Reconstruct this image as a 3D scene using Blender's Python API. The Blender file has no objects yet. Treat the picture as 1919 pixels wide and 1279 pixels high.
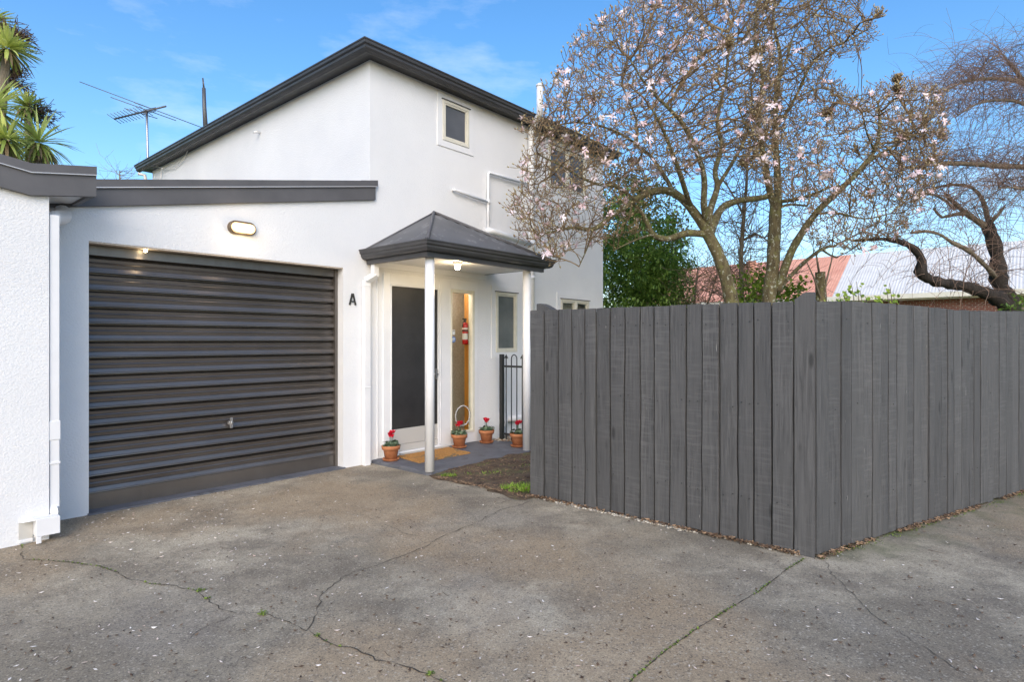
import bpy, math, random
from mathutils import Vector, Matrix, kdtree, noise
R=math.radians
rnd=random.Random(7)
sc=bpy.context.scene
# ---------------------------------------------------------------- camera, sky, sun, exposure
CAMH=1.45; FPX=1130.0
cam_d=bpy.data.cameras.new('camera'); cam=bpy.data.objects.new('camera',cam_d); sc.collection.objects.link(cam)
cam.location=(0,0,CAMH); cam.rotation_euler=(R(90),0,0)
cam_d.sensor_width=36; cam_d.lens=FPX/1919*36; cam_d.clip_start=.05; cam_d.clip_end=2000
sc.camera=cam
SUN_EL=R(32); SUN_AZ=R(179)          # azimuth clockwise from +Y (north): behind the camera
w=bpy.data.worlds.new('World'); sc.world=w; w.use_nodes=True
nt=w.node_tree; nt.nodes.clear()
wo=nt.nodes.new('ShaderNodeOutputWorld'); bg=nt.nodes.new('ShaderNodeBackground'); sky=nt.nodes.new('ShaderNodeTexSky')
sky.sky_type='NISHITA'; sky.sun_disc=False; sky.sun_elevation=SUN_EL; sky.sun_rotation=SUN_AZ
sky.air_density=1.0; sky.dust_density=1.6; sky.ozone_density=1.5
tc=nt.nodes.new('ShaderNodeTexCoord'); mp=nt.nodes.new('ShaderNodeMapping'); mp.inputs['Scale'].default_value=(1.0,1.0,3.2); mp.inputs['Location'].default_value=(.55,.1,.3)
nz=nt.nodes.new('ShaderNodeTexNoise'); nz.inputs['Scale'].default_value=3.1; nz.inputs['Detail'].default_value=9; nz.inputs['Roughness'].default_value=.62
cr=nt.nodes.new('ShaderNodeValToRGB'); cr.color_ramp.elements[0].position=.50; cr.color_ramp.elements[1].position=.85
cr.color_ramp.elements[1].color=(.4,.4,.4,1)
mix=nt.nodes.new('ShaderNodeMix'); mix.data_type='RGBA'; mix.inputs[7].default_value=(9.5,9.8,10.2,1)
hs=nt.nodes.new('ShaderNodeHueSaturation'); hs.inputs['Saturation'].default_value=1.32; hs.inputs['Value'].default_value=1.8
nt.links.new(tc.outputs['Generated'],mp.inputs[0]); nt.links.new(mp.outputs[0],nz.inputs['Vector']); nt.links.new(nz.outputs[0],cr.inputs[0])
nt.links.new(cr.outputs[0],mix.inputs[0]); nt.links.new(sky.outputs[0],hs.inputs['Color']); nt.links.new(hs.outputs[0],mix.inputs[6])
nt.links.new(mix.outputs[2],bg.inputs[0]); bg.inputs[1].default_value=.14; nt.links.new(bg.outputs[0],wo.inputs[0])
sl=bpy.data.lights.new('sun','SUN'); sl.energy=1.4; sl.angle=R(45); sl.color=(1,.94,.86)
so=bpy.data.objects.new('sun',sl); sc.collection.objects.link(so)
sd=Vector((math.sin(SUN_AZ)*math.cos(SUN_EL),math.cos(SUN_AZ)*math.cos(SUN_EL),math.sin(SUN_EL)))
so.rotation_euler=sd.to_track_quat('Z','Y').to_euler(); so.location=sd*30
sc.view_settings.view_transform='Standard'; sc.view_settings.look='None'; sc.view_settings.exposure=0.13; sc.view_settings.gamma=1
sc.render.engine='CYCLES'

# ---------------------------------------------------------------- frames
U=Vector((.657276,.753650,0)); V=Vector((-.753650,.657276,0)); P0=Vector((-1.68084,7.12701,0)); ANG=math.atan2(U.y,U.x)
def h2w(s,v,z=0): return P0+U*s+V*v+Vector((0,0,z))
def px(x,y,Y): return Vector(((x-959.5)/FPX*Y,Y,CAMH+(639.5-y)/FPX*Y))
def gp(x,y,z=0):
    Y=(CAMH-z)*FPX/(y-639.5); return Vector(((x-959.5)/FPX*Y,Y,z))
# ---------------------------------------------------------------- materials
def mat(name,col=(.5,.5,.5),rough=.6,metal=0,spec=None):
    m=bpy.data.materials.new(name); m.use_nodes=True; b=m.node_tree.nodes['Principled BSDF']
    b.inputs['Base Color'].default_value=(*col,1); b.inputs['Roughness'].default_value=rough; b.inputs['Metallic'].default_value=metal
    if spec is not None: b.inputs['Specular IOR Level'].default_value=spec
    return m
class N:
    def __init__(s,m): s.m=m; s.t=m.node_tree; s.b=s.t.nodes['Principled BSDF']
    def n(s,k,**kw):
        o=s.t.nodes.new(k)
        for a,b in kw.items(): setattr(o,a,b)
        return o
    def l(s,a,b): s.t.links.new(a,b)
    def co(s,scale=(1,1,1),rot=(0,0,0),src='Object'):
        t=s.n('ShaderNodeTexCoord'); p=s.n('ShaderNodeMapping'); p.inputs['Scale'].default_value=scale; p.inputs['Rotation'].default_value=rot
        s.l(t.outputs[src],p.inputs[0]); return p.outputs[0]
    def noise(s,sc,det=4,ro=.5,co=None,dist=0):
        o=s.n('ShaderNodeTexNoise'); o.inputs['Scale'].default_value=sc; o.inputs['Detail'].default_value=det; o.inputs['Roughness'].default_value=ro; o.inputs['Distortion'].default_value=dist
        s.l(co if co is not None else s.co(),o.inputs['Vector']); return o.outputs[0]
    def vor(s,sc,co=None,feat='F1'):
        o=s.n('ShaderNodeTexVoronoi',feature=feat); o.inputs['Scale'].default_value=sc
        s.l(co if co is not None else s.co(),o.inputs['Vector']); return o.outputs['Distance']
    def ramp(s,f,a,b,ca=(0,0,0),cb=(1,1,1)):
        o=s.n('ShaderNodeValToRGB'); e=o.color_ramp.elements; e[0].position=a; e[1].position=b; e[0].color=(*ca,1); e[1].color=(*cb,1); s.l(f,o.inputs[0]); return o.outputs[0]
    def mix(s,f,a,b,mode='MIX'):
        o=s.n('ShaderNodeMix',data_type='RGBA',blend_type=mode)
        if isinstance(f,(int,float)): o.inputs[0].default_value=f
        else: s.l(f,o.inputs[0])
        for i,c in ((6,a),(7,b)):
            if isinstance(c,tuple): o.inputs[i].default_value=(*c,1)
            else: s.l(c,o.inputs[i])
        return o.outputs[2]
    def math(s,op,a,b=None):
        o=s.n('ShaderNodeMath',operation=op)
        for i,c in ((0,a),(1,b)):
            if c is None: continue
            if isinstance(c,(int,float)): o.inputs[i].default_value=c
            else: s.l(c,o.inputs[i])
        return o.outputs[0]
    def col(s,c): s.l(c,s.b.inputs['Base Color'])
    def rough(s,c): s.l(c,s.b.inputs['Roughness'])
    def bump(s,h,st=.3,d=.01,prev=None):
        o=s.n('ShaderNodeBump'); o.inputs['Strength'].default_value=st; o.inputs['Distance'].default_value=d; s.l(h,o.inputs['Height'])
        if prev is not None: s.l(prev,o.inputs['Normal'])
        s.l(o.outputs[0],s.b.inputs['Normal']); return o.outputs[0]
    def tint(s):
        o=s.n('ShaderNodeAttribute',attribute_name='tint'); return o.outputs['Fac']

def stucco(name,sc_=1.0,st=.55):
    m=mat(name,(.8,.8,.8),.75); k=N(m)
    g=k.ramp(k.noise(.7,5,.6),.35,.65,(.735,.745,.765),(.80,.81,.825))
    st1=k.ramp(k.noise(1.0,6,.65,k.co((7,7,.5))),.62,.85,(0,0,0),(.10,.10,.10))
    g=k.mix(st1,g,(.60,.61,.62))
    k.col(g)
    a=k.noise(85*sc_,3,.6,k.co((1,1,1.5))); b=k.vor(60*sc_,k.co((1,1,1.5))); c=k.noise(24*sc_,2,.5,k.co((1,1,1.6)))
    h=k.math('ADD',k.math('MULTIPLY',b,.6),k.math('ADD',a,k.math('MULTIPLY',c,.5)))
    k.bump(h,st*.62,.010); return m
M={}
M['stucco']=stucco('white_stucco')
M['stucco_smooth']=stucco('white_stucco_fine',1.6,.3)
M['white']=mat('white_paint',(.80,.81,.83),.42); k=N(M['white']); k.bump(k.noise(30,3),.06,.004)
k.col(k.ramp(k.noise(3,5,.6),.3,.7,(.74,.75,.77),(.82,.83,.85)))
M['cream']=mat('cream_aluminium',(.72,.69,.58),.4); k=N(M['cream']); k.col(k.ramp(k.noise(9,4),.3,.7,(.66,.64,.54),(.75,.72,.62)))
M['char']=mat('charcoal_steel',(.05,.05,.054),.38,.0); k=N(M['char'])
k.col(k.ramp(k.noise(2.5,5,.65,k.co((1,1,5))),.3,.75,(.040,.040,.043),(.075,.074,.078))); k.rough(k.ramp(k.noise(6,4),.3,.7,(.3,.3,.3),(.5,.5,.5)))
M['fascia']=mat('charcoal_fascia',(.10,.098,.105),.55); k=N(M['fascia']); k.col(k.ramp(k.noise(2.2,5,.65),.3,.75,(.085,.084,.088),(.13,.126,.132))); k.bump(k.noise(40,3),.1,.004)
M['flash']=mat('pale_flashing_edge',(.55,.54,.55),.4,.3)
M['rib']=mat('corrugated_charcoal_roof',(.1,.1,.105),.4); k=N(M['rib'])
k.col(k.mix(k.ramp(k.noise(5,6,.7),.55,.62),k.ramp(k.noise(2,4),.3,.7,(.075,.077,.082),(.12,.122,.128)),(.17,.17,.175)))
M['door']=mat('roller_door_steel',(.05,.048,.048),.34,.75); k=N(M['door'])
k.col(k.ramp(k.noise(1.2,6,.6,k.co((.6,1,1))),.3,.75,(.135,.122,.112),(.225,.205,.19))); k.rough(k.ramp(k.noise(3,5,.7,k.co((12,12,1))),.3,.7,(.28,.28,.28),(.46,.46,.46)))

# fence timber: rough sawn, painted dark grey; board to board tone from the board's own stain
def fence_mat():
    m=mat('grey_stained_timber',(.12,.12,.12),.72); k=N(m); t=k.tint()
    tcn=k.n('ShaderNodeTexCoord'); cb_=k.n('ShaderNodeCombineXYZ'); tt=k.math('MULTIPLY',t,53.0); k.l(tt,cb_.inputs[0]); k.l(tt,cb_.inputs[1]); k.l(k.math('MULTIPLY',t,19.0),cb_.inputs[2])
    ad=k.n('ShaderNodeVectorMath',operation='ADD'); k.l(tcn.outputs['Object'],ad.inputs[0]); k.l(cb_.outputs[0],ad.inputs[1])
    def co(sc_):
        p=k.n('ShaderNodeMapping'); p.inputs['Scale'].default_value=sc_; k.l(ad.outputs[0],p.inputs[0]); return p.outputs[0]
    grain=k.noise(3.0,8,.7,co((18,18,.9)),.9); saw=k.noise(1.0,4,.65,co((5,5,130)),.5); saw2=k.noise(1.0,3,.6,co((4,4,48)),.3); where=k.noise(1.3,3,.5,co((1,1,1)))
    blot=k.noise(3.0,6,.7,co((1,1,.6)))
    base=k.ramp(grain,.36,.64,(.048,.048,.048),(.108,.107,.107))
    base=k.mix(k.ramp(blot,.42,.62,(0,0,0),(.7,.7,.7)),base,(.080,.080,.080))
    sm=k.math('MULTIPLY',k.ramp(saw2,.50,.60),k.ramp(where,.44,.60)); base=k.mix(k.math('MULTIPLY',sm,.38),base,(.130,.129,.128))
    base=k.mix(1.0,base,k.ramp(t,0,1,(.88,.88,.89),(1.14,1.14,1.14)),'MULTIPLY')
    kn=k.vor(1.0,co((5,5,1.6))); base=k.mix(k.ramp(kn,.05,.11,(.9,.9,.9),(0,0,0)),base,(.030,.030,.030))
    fl=k.noise(1.0,2,.5,co((75,75,6))); base=k.mix(k.ramp(fl,.76,.79),base,(.36,.35,.32))
    k.col(base); k.rough(k.ramp(grain,.3,.7,(.6,.6,.6),(.82,.82,.82)))
    h=k.math('ADD',k.math('MULTIPLY',grain,.8),k.math('ADD',k.math('MULTIPLY',k.math('MULTIPLY',saw,k.ramp(where,.40,.6)),.8),k.math('MULTIPLY',kn,.3)))
    k.bump(h,.55,.006); return m
M['fence']=fence_mat()
def concrete():
    m=mat('old_concrete',(.22,.21,.19),.85); k=N(m)
    big=k.noise(.55,6,.62); mid=k.noise(1.7,8,.72); br=k.noise(.42,4,.55,k.co((1,1,1),(0,0,1.2)))
    def cells(sc_):
        o=k.n('ShaderNodeTexVoronoi'); o.inputs['Scale'].default_value=sc_; k.l(k.co(),o.inputs['Vector']); x_=k.n('ShaderNodeSeparateColor'); k.l(o.outputs['Color'],x_.inputs[0]); return x_.outputs[0]
    c1=cells(165); c2=cells(120); c3=cells(330)
    base=k.ramp(big,.40,.60,(.235,.204,.156),(.46,.405,.315))
    base=k.mix(k.ramp(mid,.44,.60,(0,0,0),(.78,.78,.78)),base,(.175,.148,.115))
    base=k.mix(k.ramp(br,.49,.60,(0,0,0),(.62,.62,.62)),base,(.36,.265,.165))
    base=k.mix(k.ramp(k.noise(.8,4,.6,k.co((1,1,1),(0,0,.4))),.54,.66,(0,0,0),(.45,.45,.45)),base,(.25,.228,.20))
    base=k.mix(k.ramp(k.noise(6,7,.75),.53,.66,(0,0,0),(.4,.4,.4)),base,(.13,.115,.098))
    base=k.mix(1.0,base,k.ramp(c1,0,1,(.78,.77,.76),(1.25,1.24,1.20)),'MULTIPLY')
    base=k.mix(1.0,base,k.ramp(c3,0,1,(.80,.80,.80),(1.22,1.22,1.20)),'MULTIPLY')
    base=k.mix(k.ramp(c2,.94,.96,(0,0,0),(.38,.38,.38)),base,(.60,.55,.46))
    base=k.mix(k.ramp(c2,.05,.07,(.55,.55,.55),(0,0,0)),base,(.07,.062,.055))
    base=k.mix(k.ramp(k.vor(15),.02,.05,(.85,.85,.85),(0,0,0)),base,(.06,.05,.042))
    sp=c1
    # damp, mossy band that follows the foot of the two fence runs
    def band(p,d,wd):
        tcn=k.n('ShaderNodeTexCoord'); vs=k.n('ShaderNodeVectorMath',operation='SUBTRACT'); k.l(tcn.outputs['Object'],vs.inputs[0]); vs.inputs[1].default_value=(p[0],p[1],0)
        da=k.n('ShaderNodeVectorMath',operation='DOT_PRODUCT'); k.l(vs.outputs[0],da.inputs[0]); da.inputs[1].default_value=(d[0],d[1],0); al=k.ramp(da.outputs['Value'],-.0,.35); dt=k.n('ShaderNodeVectorMath',operation='DOT_PRODUCT'); k.l(vs.outputs[0],dt.inputs[0]); dt.inputs[1].default_value=(-d[1],d[0],0)
        dn=k.math('ADD',k.math('ABSOLUTE',dt.outputs['Value']),k.math('MULTIPLY',k.noise(2.0,5,.6),wd*1.2))
        return k.math('MULTIPLY',al,k.ramp(dn,wd*.55,wd*1.5,(1,1,1),(0,0,0)))
    d2=(Vector((4.925,5.8,0))-Vector((2.019,4.021,0))).normalized()
    b1=band((2.019,4.021),(-.75365,.657276),.42); b2=band((2.019,4.021),(d2.x,d2.y),.55)
    damp=k.math('MAXIMUM',k.math('MULTIPLY',b1,.5),b2)
    base=k.mix(k.math('MULTIPLY',damp,.5),base,(.110,.108,.080))
    base=k.mix(k.math('MULTIPLY',k.math('MULTIPLY',b2,k.ramp(k.noise(3,5,.6),.48,.62)),.6),base,(.105,.125,.045))
    k.col(base)
    h=k.math('ADD',k.math('MULTIPLY',sp,.3),k.noise(60,4,.7)); k.bump(h,.25,.005); return m
M['concrete']=concrete()
M['slab']=mat('blue_grey_painted_slab',(.10,.11,.135),.6); k=N(M['slab']); b_=k.ramp(k.noise(3.2,6,.65,None,.5),.35,.7,(.085,.092,.112),(.15,.158,.185))
b_=k.mix(k.ramp(k.noise(5,5,.7,None,.8),.56,.66),b_,(.065,.07,.082)); k.col(b_); k.bump(k.noise(40,4),.25,.004)
M['crack']=mat('crack_dirt',(.065,.055,.044),.95)
M['moss']=mat('moss',(.09,.15,.025),.9); k=N(M['moss']); k.col(k.ramp(k.tint(),0,1,(.045,.085,.012),(.22,.30,.05)))
M['dirt']=mat('garden_soil',(.12,.08,.05),.95); k=N(M['dirt']); b_=k.ramp(k.noise(7,7,.7),.35,.7,(.055,.036,.022),(.185,.125,.080)); b_=k.mix(k.ramp(k.noise(3.5,6,.7),.52,.66,(0,0,0),(.75,.75,.75)),b_,(.10,.125,.045))
b_=k.mix(k.ramp(k.vor(45),.08,.18,(.7,.7,.7),(0,0,0)),b_,(.30,.22,.14)); k.col(b_); k.bump(k.noise(22,6,.7),.9,.03)
M['lawn']=mat('lawn',(.07,.11,.03),.95); k=N(M['lawn']); k.col(k.ramp(k.noise(6,6,.7),.3,.7,(.045,.075,.018),(.13,.17,.05)))
M['glass']=None
def glass(name,tintc,alpha,rough=.04):
    m=bpy.data.materials.new(name); m.use_nodes=True; t=m.node_tree; t.nodes.clear()
    o=t.nodes.new('ShaderNodeOutputMaterial'); mx=t.nodes.new('ShaderNodeMixShader'); tr=t.nodes.new('ShaderNodeBsdfTransparent'); gl=t.nodes.new('ShaderNodeBsdfGlossy'); fr=t.nodes.new('ShaderNodeLayerWeight'); pw=t.nodes.new('ShaderNodeMath'); pw.operation='POWER'; pw.inputs[1].default_value=3.5; t.links.new(fr.outputs['Facing'],pw.inputs[0])
    tr.inputs[0].default_value=(*tintc,1); gl.inputs['Roughness'].default_value=rough; 
    ad=t.nodes.new('ShaderNodeMath'); ad.operation='ADD'; ad.inputs[1].default_value=alpha; t.links.new(pw.outputs[0],ad.inputs[0])
    t.links.new(ad.outputs[0],mx.inputs[0]); t.links.new(tr.outputs[0],mx.inputs[1]); t.links.new(gl.outputs[0],mx.inputs[2]); t.links.new(mx.outputs[0],o.inputs[0]); return m
M['clear']=glass('clear_glass',(.93,.95,.94),.02)
M['frost']=mat('grey_obscure_glass',(.16,.175,.18),.22); k=N(M['frost']); k.col(k.ramp(k.noise(2.2,3,.5),.3,.7,(.10,.115,.118),(.19,.20,.20))); k.bump(k.noise(60,2),.12,.003)
M['frost2']=mat('dark_window_pane',(.09,.10,.12),.12); k=N(M['frost2']); k.col(k.ramp(k.noise(1.5,3,.5),.3,.7,(.07,.08,.095),(.13,.14,.16)))
M['mesh']=mat('dark_security_mesh',(.03,.029,.029),.5); k=N(M['mesh']); k.col(k.ramp(k.noise(2.5,6,.7),.35,.72,(.022,.021,.021),(.040,.038,.038)))
k.bump(k.vor(420),.3,.002)
M['kick']=mat('pale_grey_door_panel',(.52,.51,.48),.5)
M['beige']=mat('beige_hall_wallpaper',(.50,.42,.33),.8); k=N(M['beige']); k.col(k.ramp(k.noise(40,4,.6),.4,.6,(.46,.39,.31),(.56,.48,.39)))
M['timber']=mat('varnished_orange_timber',(.42,.17,.025),.3); k=N(M['timber']); k.col(k.ramp(k.noise(3,6,.6,k.co((20,20,1.2)),.5),.3,.7,(.36,.13,.015),(.62,.28,.04)))
M['terra']=mat('terracotta',(.42,.15,.06),.8); k=N(M['terra']); k.col(k.ramp(k.noise(9,6,.65),.3,.75,(.34,.115,.045),(.56,.24,.11))); k.bump(k.noise(60,3),.15,.003)
M['soil']=mat('potting_soil',(.03,.022,.016),.95)
M['leafdk']=mat('cyclamen_leaf',(.04,.09,.035),.5); k=N(M['leafdk']); k.col(k.ramp(k.tint(),0,1,(.025,.05,.02),(.14,.20,.12)))
M['red']=mat('cyclamen_petal',(.62,.008,.03),.5); k=N(M['red']); k.col(k.ramp(k.tint(),0,1,(.45,.004,.02),(.80,.02,.06)))
M['coir']=mat('coir_mat',(.5,.26,.08),.95); k=N(M['coir']); b_=k.ramp(k.noise(60,4,.8),.3,.7,(.30,.14,.035),(.66,.36,.12)); b_=k.mix(k.ramp(k.noise(4,4,.6,None,1.5),.56,.60),b_,(.20,.16,.10)); k.col(b_); k.bump(k.noise(160,3,.8),.9,.01)
M['black']=mat('black_iron',(.022,.024,.024),.45)
M['alu']=mat('galvanised_metal',(.42,.42,.43),.35,.8)
M['alud']=mat('weathered_aerial_rod',(.12,.12,.125),.5,.4)
M['redp']=mat('extinguisher_red',(.5,.01,.01),.3); M['label']=mat('white_label',(.75,.73,.70),.5); M['bluest']=mat('blue_sticker',(.04,.16,.48),.4); M['whitest']=mat('white_sticker',(.8,.82,.85),.4)
M['silver']=mat('silver_ring_trim',(.75,.76,.78),.25,.6)
def bark(name,c0,c1,lich=(.30,.33,.20),amt=.55):
    m=mat(name,c0,.9); k=N(m); b=k.ramp(k.noise(5,6,.65,k.co((4,4,1))),.3,.7,c0,c1); b=k.mix(k.ramp(k.noise(11,5,.6),amt,amt+.12,(0,0,0),(.8,.8,.8)),b,lich); k.col(b); k.bump(k.noise(30,5,.7,k.co((2,2,.6))),.8,.02); return m
M['bark']=bark('magnolia_bark',(.055,.043,.022),(.20,.165,.085),(.17,.17,.06),.5)
k=N(M['bark']); old=k.b.inputs['Base Color'].links[0].from_socket; sp_=k.ramp(k.noise(26,3,.5),.60,.63); k.col(k.mix(k.math('MULTIPLY',sp_,.75),old,(.42,.44,.36)))
M['bark2']=bark('grey_brown_bark',(.12,.095,.065),(.26,.22,.16),(.17,.17,.07),.6)
M['barkd']=bark('dark_bark',(.012,.010,.009),(.055,.043,.035),(.10,.10,.06),.68)
M['twig']=mat('twig_bark',(.13,.10,.07),.85); k=N(M['twig']); k.col(k.ramp(k.tint(),0,1,(.115,.074,.042),(.32,.225,.12)))
M['weep']=mat('weeping_twig',(.2,.13,.10),.8); k=N(M['weep']); k.col(k.ramp(k.tint(),0,1,(.10,.062,.05),(.36,.24,.18)))
M['bud']=mat('furry_bud',(.2,.17,.1),.8); k=N(M['bud']); k.col(k.ramp(k.tint(),0,1,(.19,.115,.062),(.46,.39,.21)))
M['petal']=mat('pale_pink_petal',(.8,.68,.72),.6); k=N(M['petal']); k.col(k.ramp(k.tint(),0,1,(.74,.50,.52),(.88,.83,.86))); k.b.inputs['Subsurface Weight'].default_value=.0
def leafm(name,c0,c1,rough=.5):
    m=mat(name,c0,rough); k=N(m); k.col(k.ramp(k.tint(),0,1,c0,c1)); b=k.b
    b.inputs['Transmission Weight'].default_value=0
    t=m.node_tree; tl=t.nodes.new('ShaderNodeBsdfTranslucent'); mx=t.nodes.new('ShaderNodeMixShader'); mx.inputs[0].default_value=.25
    o=[n for n in t.nodes if n.type=='OUTPUT_MATERIAL'][0]; src=b.inputs['Base Color'].links[0].from_socket; t.links.new(src,tl.inputs[0]); t.links.new(b.outputs[0],mx.inputs[1]); t.links.new(tl.outputs[0],mx.inputs[2]); t.links.new(mx.outputs[0],o.inputs[0]); return m
M['evleaf']=leafm('evergreen_leaf',(.06,.14,.026),(.34,.50,.10))
M['brleaf']=leafm('bright_leaf',(.08,.17,.02),(.34,.46,.06))
M['olleaf']=leafm('olive_leaf',(.09,.105,.03),(.34,.33,.13))
M['grass']=leafm('grass_blade',(.08,.2,.02),(.34,.52,.06))
M['cord']=leafm('cabbage_leaf',(.18,.28,.05),(.78,.82,.26),.4)
M['cordead']=mat('dead_brown_leaf',(.24,.17,.09),.8)
M['cordd']=mat('dry_seed_stalk',(.13,.085,.065),.9)
M['litter']=mat('dead_leaf',(.2,.1,.05),.8); k=N(M['litter']); k.col(k.ramp(k.tint(),0,1,(.05,.026,.016),(.32,.21,.125)))
M['stone']=mat('pale_pebble',(.4,.37,.31),.8); k=N(M['stone']); k.col(k.ramp(k.tint(),0,1,(.22,.20,.17),(.62,.57,.47)))
M['pet2']=mat('fallen_petal',(.7,.64,.56),.7); k=N(M['pet2']); k.col(k.ramp(k.tint(),0,1,(.66,.48,.38),(.90,.87,.82)))
def metalroof(name,c0,c1):
    m=mat(name,c0,.75); k=N(m); k.col(k.ramp(k.noise(2.5,6,.7),.35,.65,c0,c1)); return m
M['redroof']=metalroof('red_metal_roof',(.64,.29,.20),(.76,.39,.28)); M['silroof']=metalroof('silver_metal_roof',(.60,.59,.57),(.72,.71,.69))
M['brick']=mat('red_brick',(.25,.09,.06),.9)
k=N(M['brick']); bt=k.n('ShaderNodeTexBrick'); bt.inputs['Scale'].default_value=4; bt.inputs[1].default_value=(.24,.075,.05,1); bt.inputs[2].default_value=(.17,.055,.04,1); bt.inputs[3].default_value=(.35,.32,.28,1); k.l(k.co((1,1,1),(R(90),0,0)),bt.inputs[0]); k.col(bt.outputs[0])
def emis(name,col,st):
    m=mat(name,col,.4); b=m.node_tree.nodes['Principled BSDF']; b.inputs['Emission Color'].default_value=(*col,1); b.inputs['Emission Strength'].default_value=st; return m
M['lampglow']=emis('lit_opal_lens',(1,.72,.38),1.35); M['bulb']=emis('lit_bulb',(1,.82,.5),20)
M['bronze']=mat('bronze_lamp_body',(.16,.12,.08),.4,.5)
# ---------------------------------------------------------------- mesh builder
class MB:
    def __init__(s): s.v=[]; s.f=[]; s.t=[]; s.m=[]; s.sm=[]
    def add(s,vs,fs,t=.5,m=0,smooth=False):
        o=len(s.v); s.v+= [tuple(a) for a in vs]; s.t+=[t]*len(vs)
        for f in fs: s.f.append(tuple(i+o for i in f)); s.m.append(m); s.sm.append(smooth)
        return s
    def box(s,x0,x1,y0,y1,z0,z1,t=.5,m=0):
        vs=[(x,y,z) for z in (z0,z1) for x,y in ((x0,y0),(x1,y0),(x1,y1),(x0,y1))]
        return s.add(vs,[(3,2,1,0),(4,5,6,7),(0,1,5,4),(1,2,6,5),(2,3,7,6),(3,0,4,7)],t,m)
    def quad(s,a,b,c,d,t=.5,m=0): return s.add([a,b,c,d],[(0,1,2,3)],t,m)
    def tube(s,path,rad,n=8,t=.5,m=0,cap=True,smooth=True):
        P=[Vector(p) for p in path]
        if isinstance(rad,(int,float)): rad=[rad]*len(P)
        vs=[];fs=[];up=None
        for i,p in enumerate(P):
            d=(P[min(i+1,len(P)-1)]-P[max(i-1,0)])
            d=d.normalized() if d.length>1e-9 else Vector((0,0,1))
            if up is None: up=Vector((0,0,1)) if abs(d.z)<.9 else Vector((1,0,0))
            a=d.cross(up)
            if a.length<1e-6: a=d.cross(Vector((1,.3,0)))
            a.normalize(); b=a.cross(d).normalized(); up=b
            for k in range(n):
                q=2*math.pi*k/n; vs.append(p+(a*math.cos(q)+b*math.sin(q))*rad[i])
        for i in range(len(P)-1):
            for k in range(n): fs.append((i*n+k,i*n+(k+1)%n,(i+1)*n+(k+1)%n,(i+1)*n+k))
        s.add(vs,fs,t,m,smooth)
        if cap:
            o=len(s.v)-len(vs); s.f.append(tuple(o+k for k in reversed(range(n)))); s.m.append(m); s.sm.append(False)
            s.f.append(tuple(o+(len(P)-1)*n+k for k in range(n))); s.m.append(m); s.sm.append(False)
        return s
    def lathe(s,c,prof,n=24,t=.5,m=0,smooth=True):
        vs=[];fs=[]
        for r,z in prof:
            for k in range(n):
                q=2*math.pi*k/n; vs.append((c[0]+r*math.cos(q),c[1]+r*math.sin(q),c[2]+z))
        for i in range(len(prof)-1):
            for k in range(n): fs.append((i*n+k,i*n+(k+1)%n,(i+1)*n+(k+1)%n,(i+1)*n+k))
        return s.add(vs,fs,t,m,smooth)
    def prism(s,poly,d,t=.5,m=0):          # poly: 3d points (planar), d: extrusion vector
        n=len(poly); P=[Vector(p) for p in poly]; D=Vector(d)
        vs=P+[p+D for p in P]; fs=[tuple(reversed(range(n))),tuple(range(n,2*n))]+[(i,(i+1)%n,(i+1)%n+n,i+n) for i in range(n)]
        return s.add(vs,fs,t,m)
    def sweep(s,prof,path,t=.5,m=0,caps=True):   # prof list of (out,z) ; path list of (pt, outward 2d dir already mitred)
        n=len(prof); vs=[]
        for p,o in path:
            for a,z in prof: vs.append((p[0]+o[0]*a,p[1]+o[1]*a,p[2]+z))
        fs=[]
        for i in range(len(path)-1):
            for k in range(n): fs.append((i*n+k,i*n+(k+1)%n,(i+1)*n+(k+1)%n,(i+1)*n+k))
        if caps: fs+= [tuple(reversed(range(n))),tuple((len(path)-1)*n+k for k in range(n))]
        return s.add(vs,fs,t,m)
import bmesh
def link(o): sc.collection.objects.link(o); return o
def place(o,frame,base):
    if frame=='H': o.location=h2w(*base); o.rotation_euler=(0,0,ANG)
    else: o.location=Vector(base)
def tag(o,label=None,cat=None,group=None,kind=None):
    for k_,v_ in (('label',label),('category',cat),('group',group),('kind',kind)):
        if v_: o[k_]=v_
    return o
def thing(name,label,cat,base=(0,0,0),frame='H',group=None):
    o=link(bpy.data.objects.new(name,None)); place(o,frame,base); o.empty_display_size=.2; tag(o,label,cat,group); o['_b']=list(base); return o
def base_of(p):
    return Vector(p['_b'])
def build(name,mb,mats,parent=None,frame='H',base=None,bevel=0,fix=True):
    if base is None: base=base_of(parent) if parent is not None else Vector((0,0,0))
    base=Vector(base)
    me=bpy.data.meshes.new(name); me.from_pydata([(x-base.x,y-base.y,z-base.z) for x,y,z in mb.v],[],mb.f)
    if not isinstance(mats,(list,tuple)): mats=[mats]
    for m_ in mats: me.materials.append(m_)
    me.polygons.foreach_set('material_index',mb.m); me.polygons.foreach_set('use_smooth',mb.sm)
    at=me.attributes.new('tint','FLOAT','POINT'); at.data.foreach_set('value',mb.t)
    if fix:
        b=bmesh.new(); b.from_mesh(me); bmesh.ops.recalc_face_normals(b,faces=b.faces); b.to_mesh(me); b.free()
    me.update(); o=link(bpy.data.objects.new(name,me)); o['_b']=list(base)
    if parent is not None: o.parent=parent
    else: place(o,frame,base)
    if bevel:
        q=o.modifiers.new('b','BEVEL'); q.width=bevel; q.segments=2; q.limit_method='ANGLE'
    return o
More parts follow.
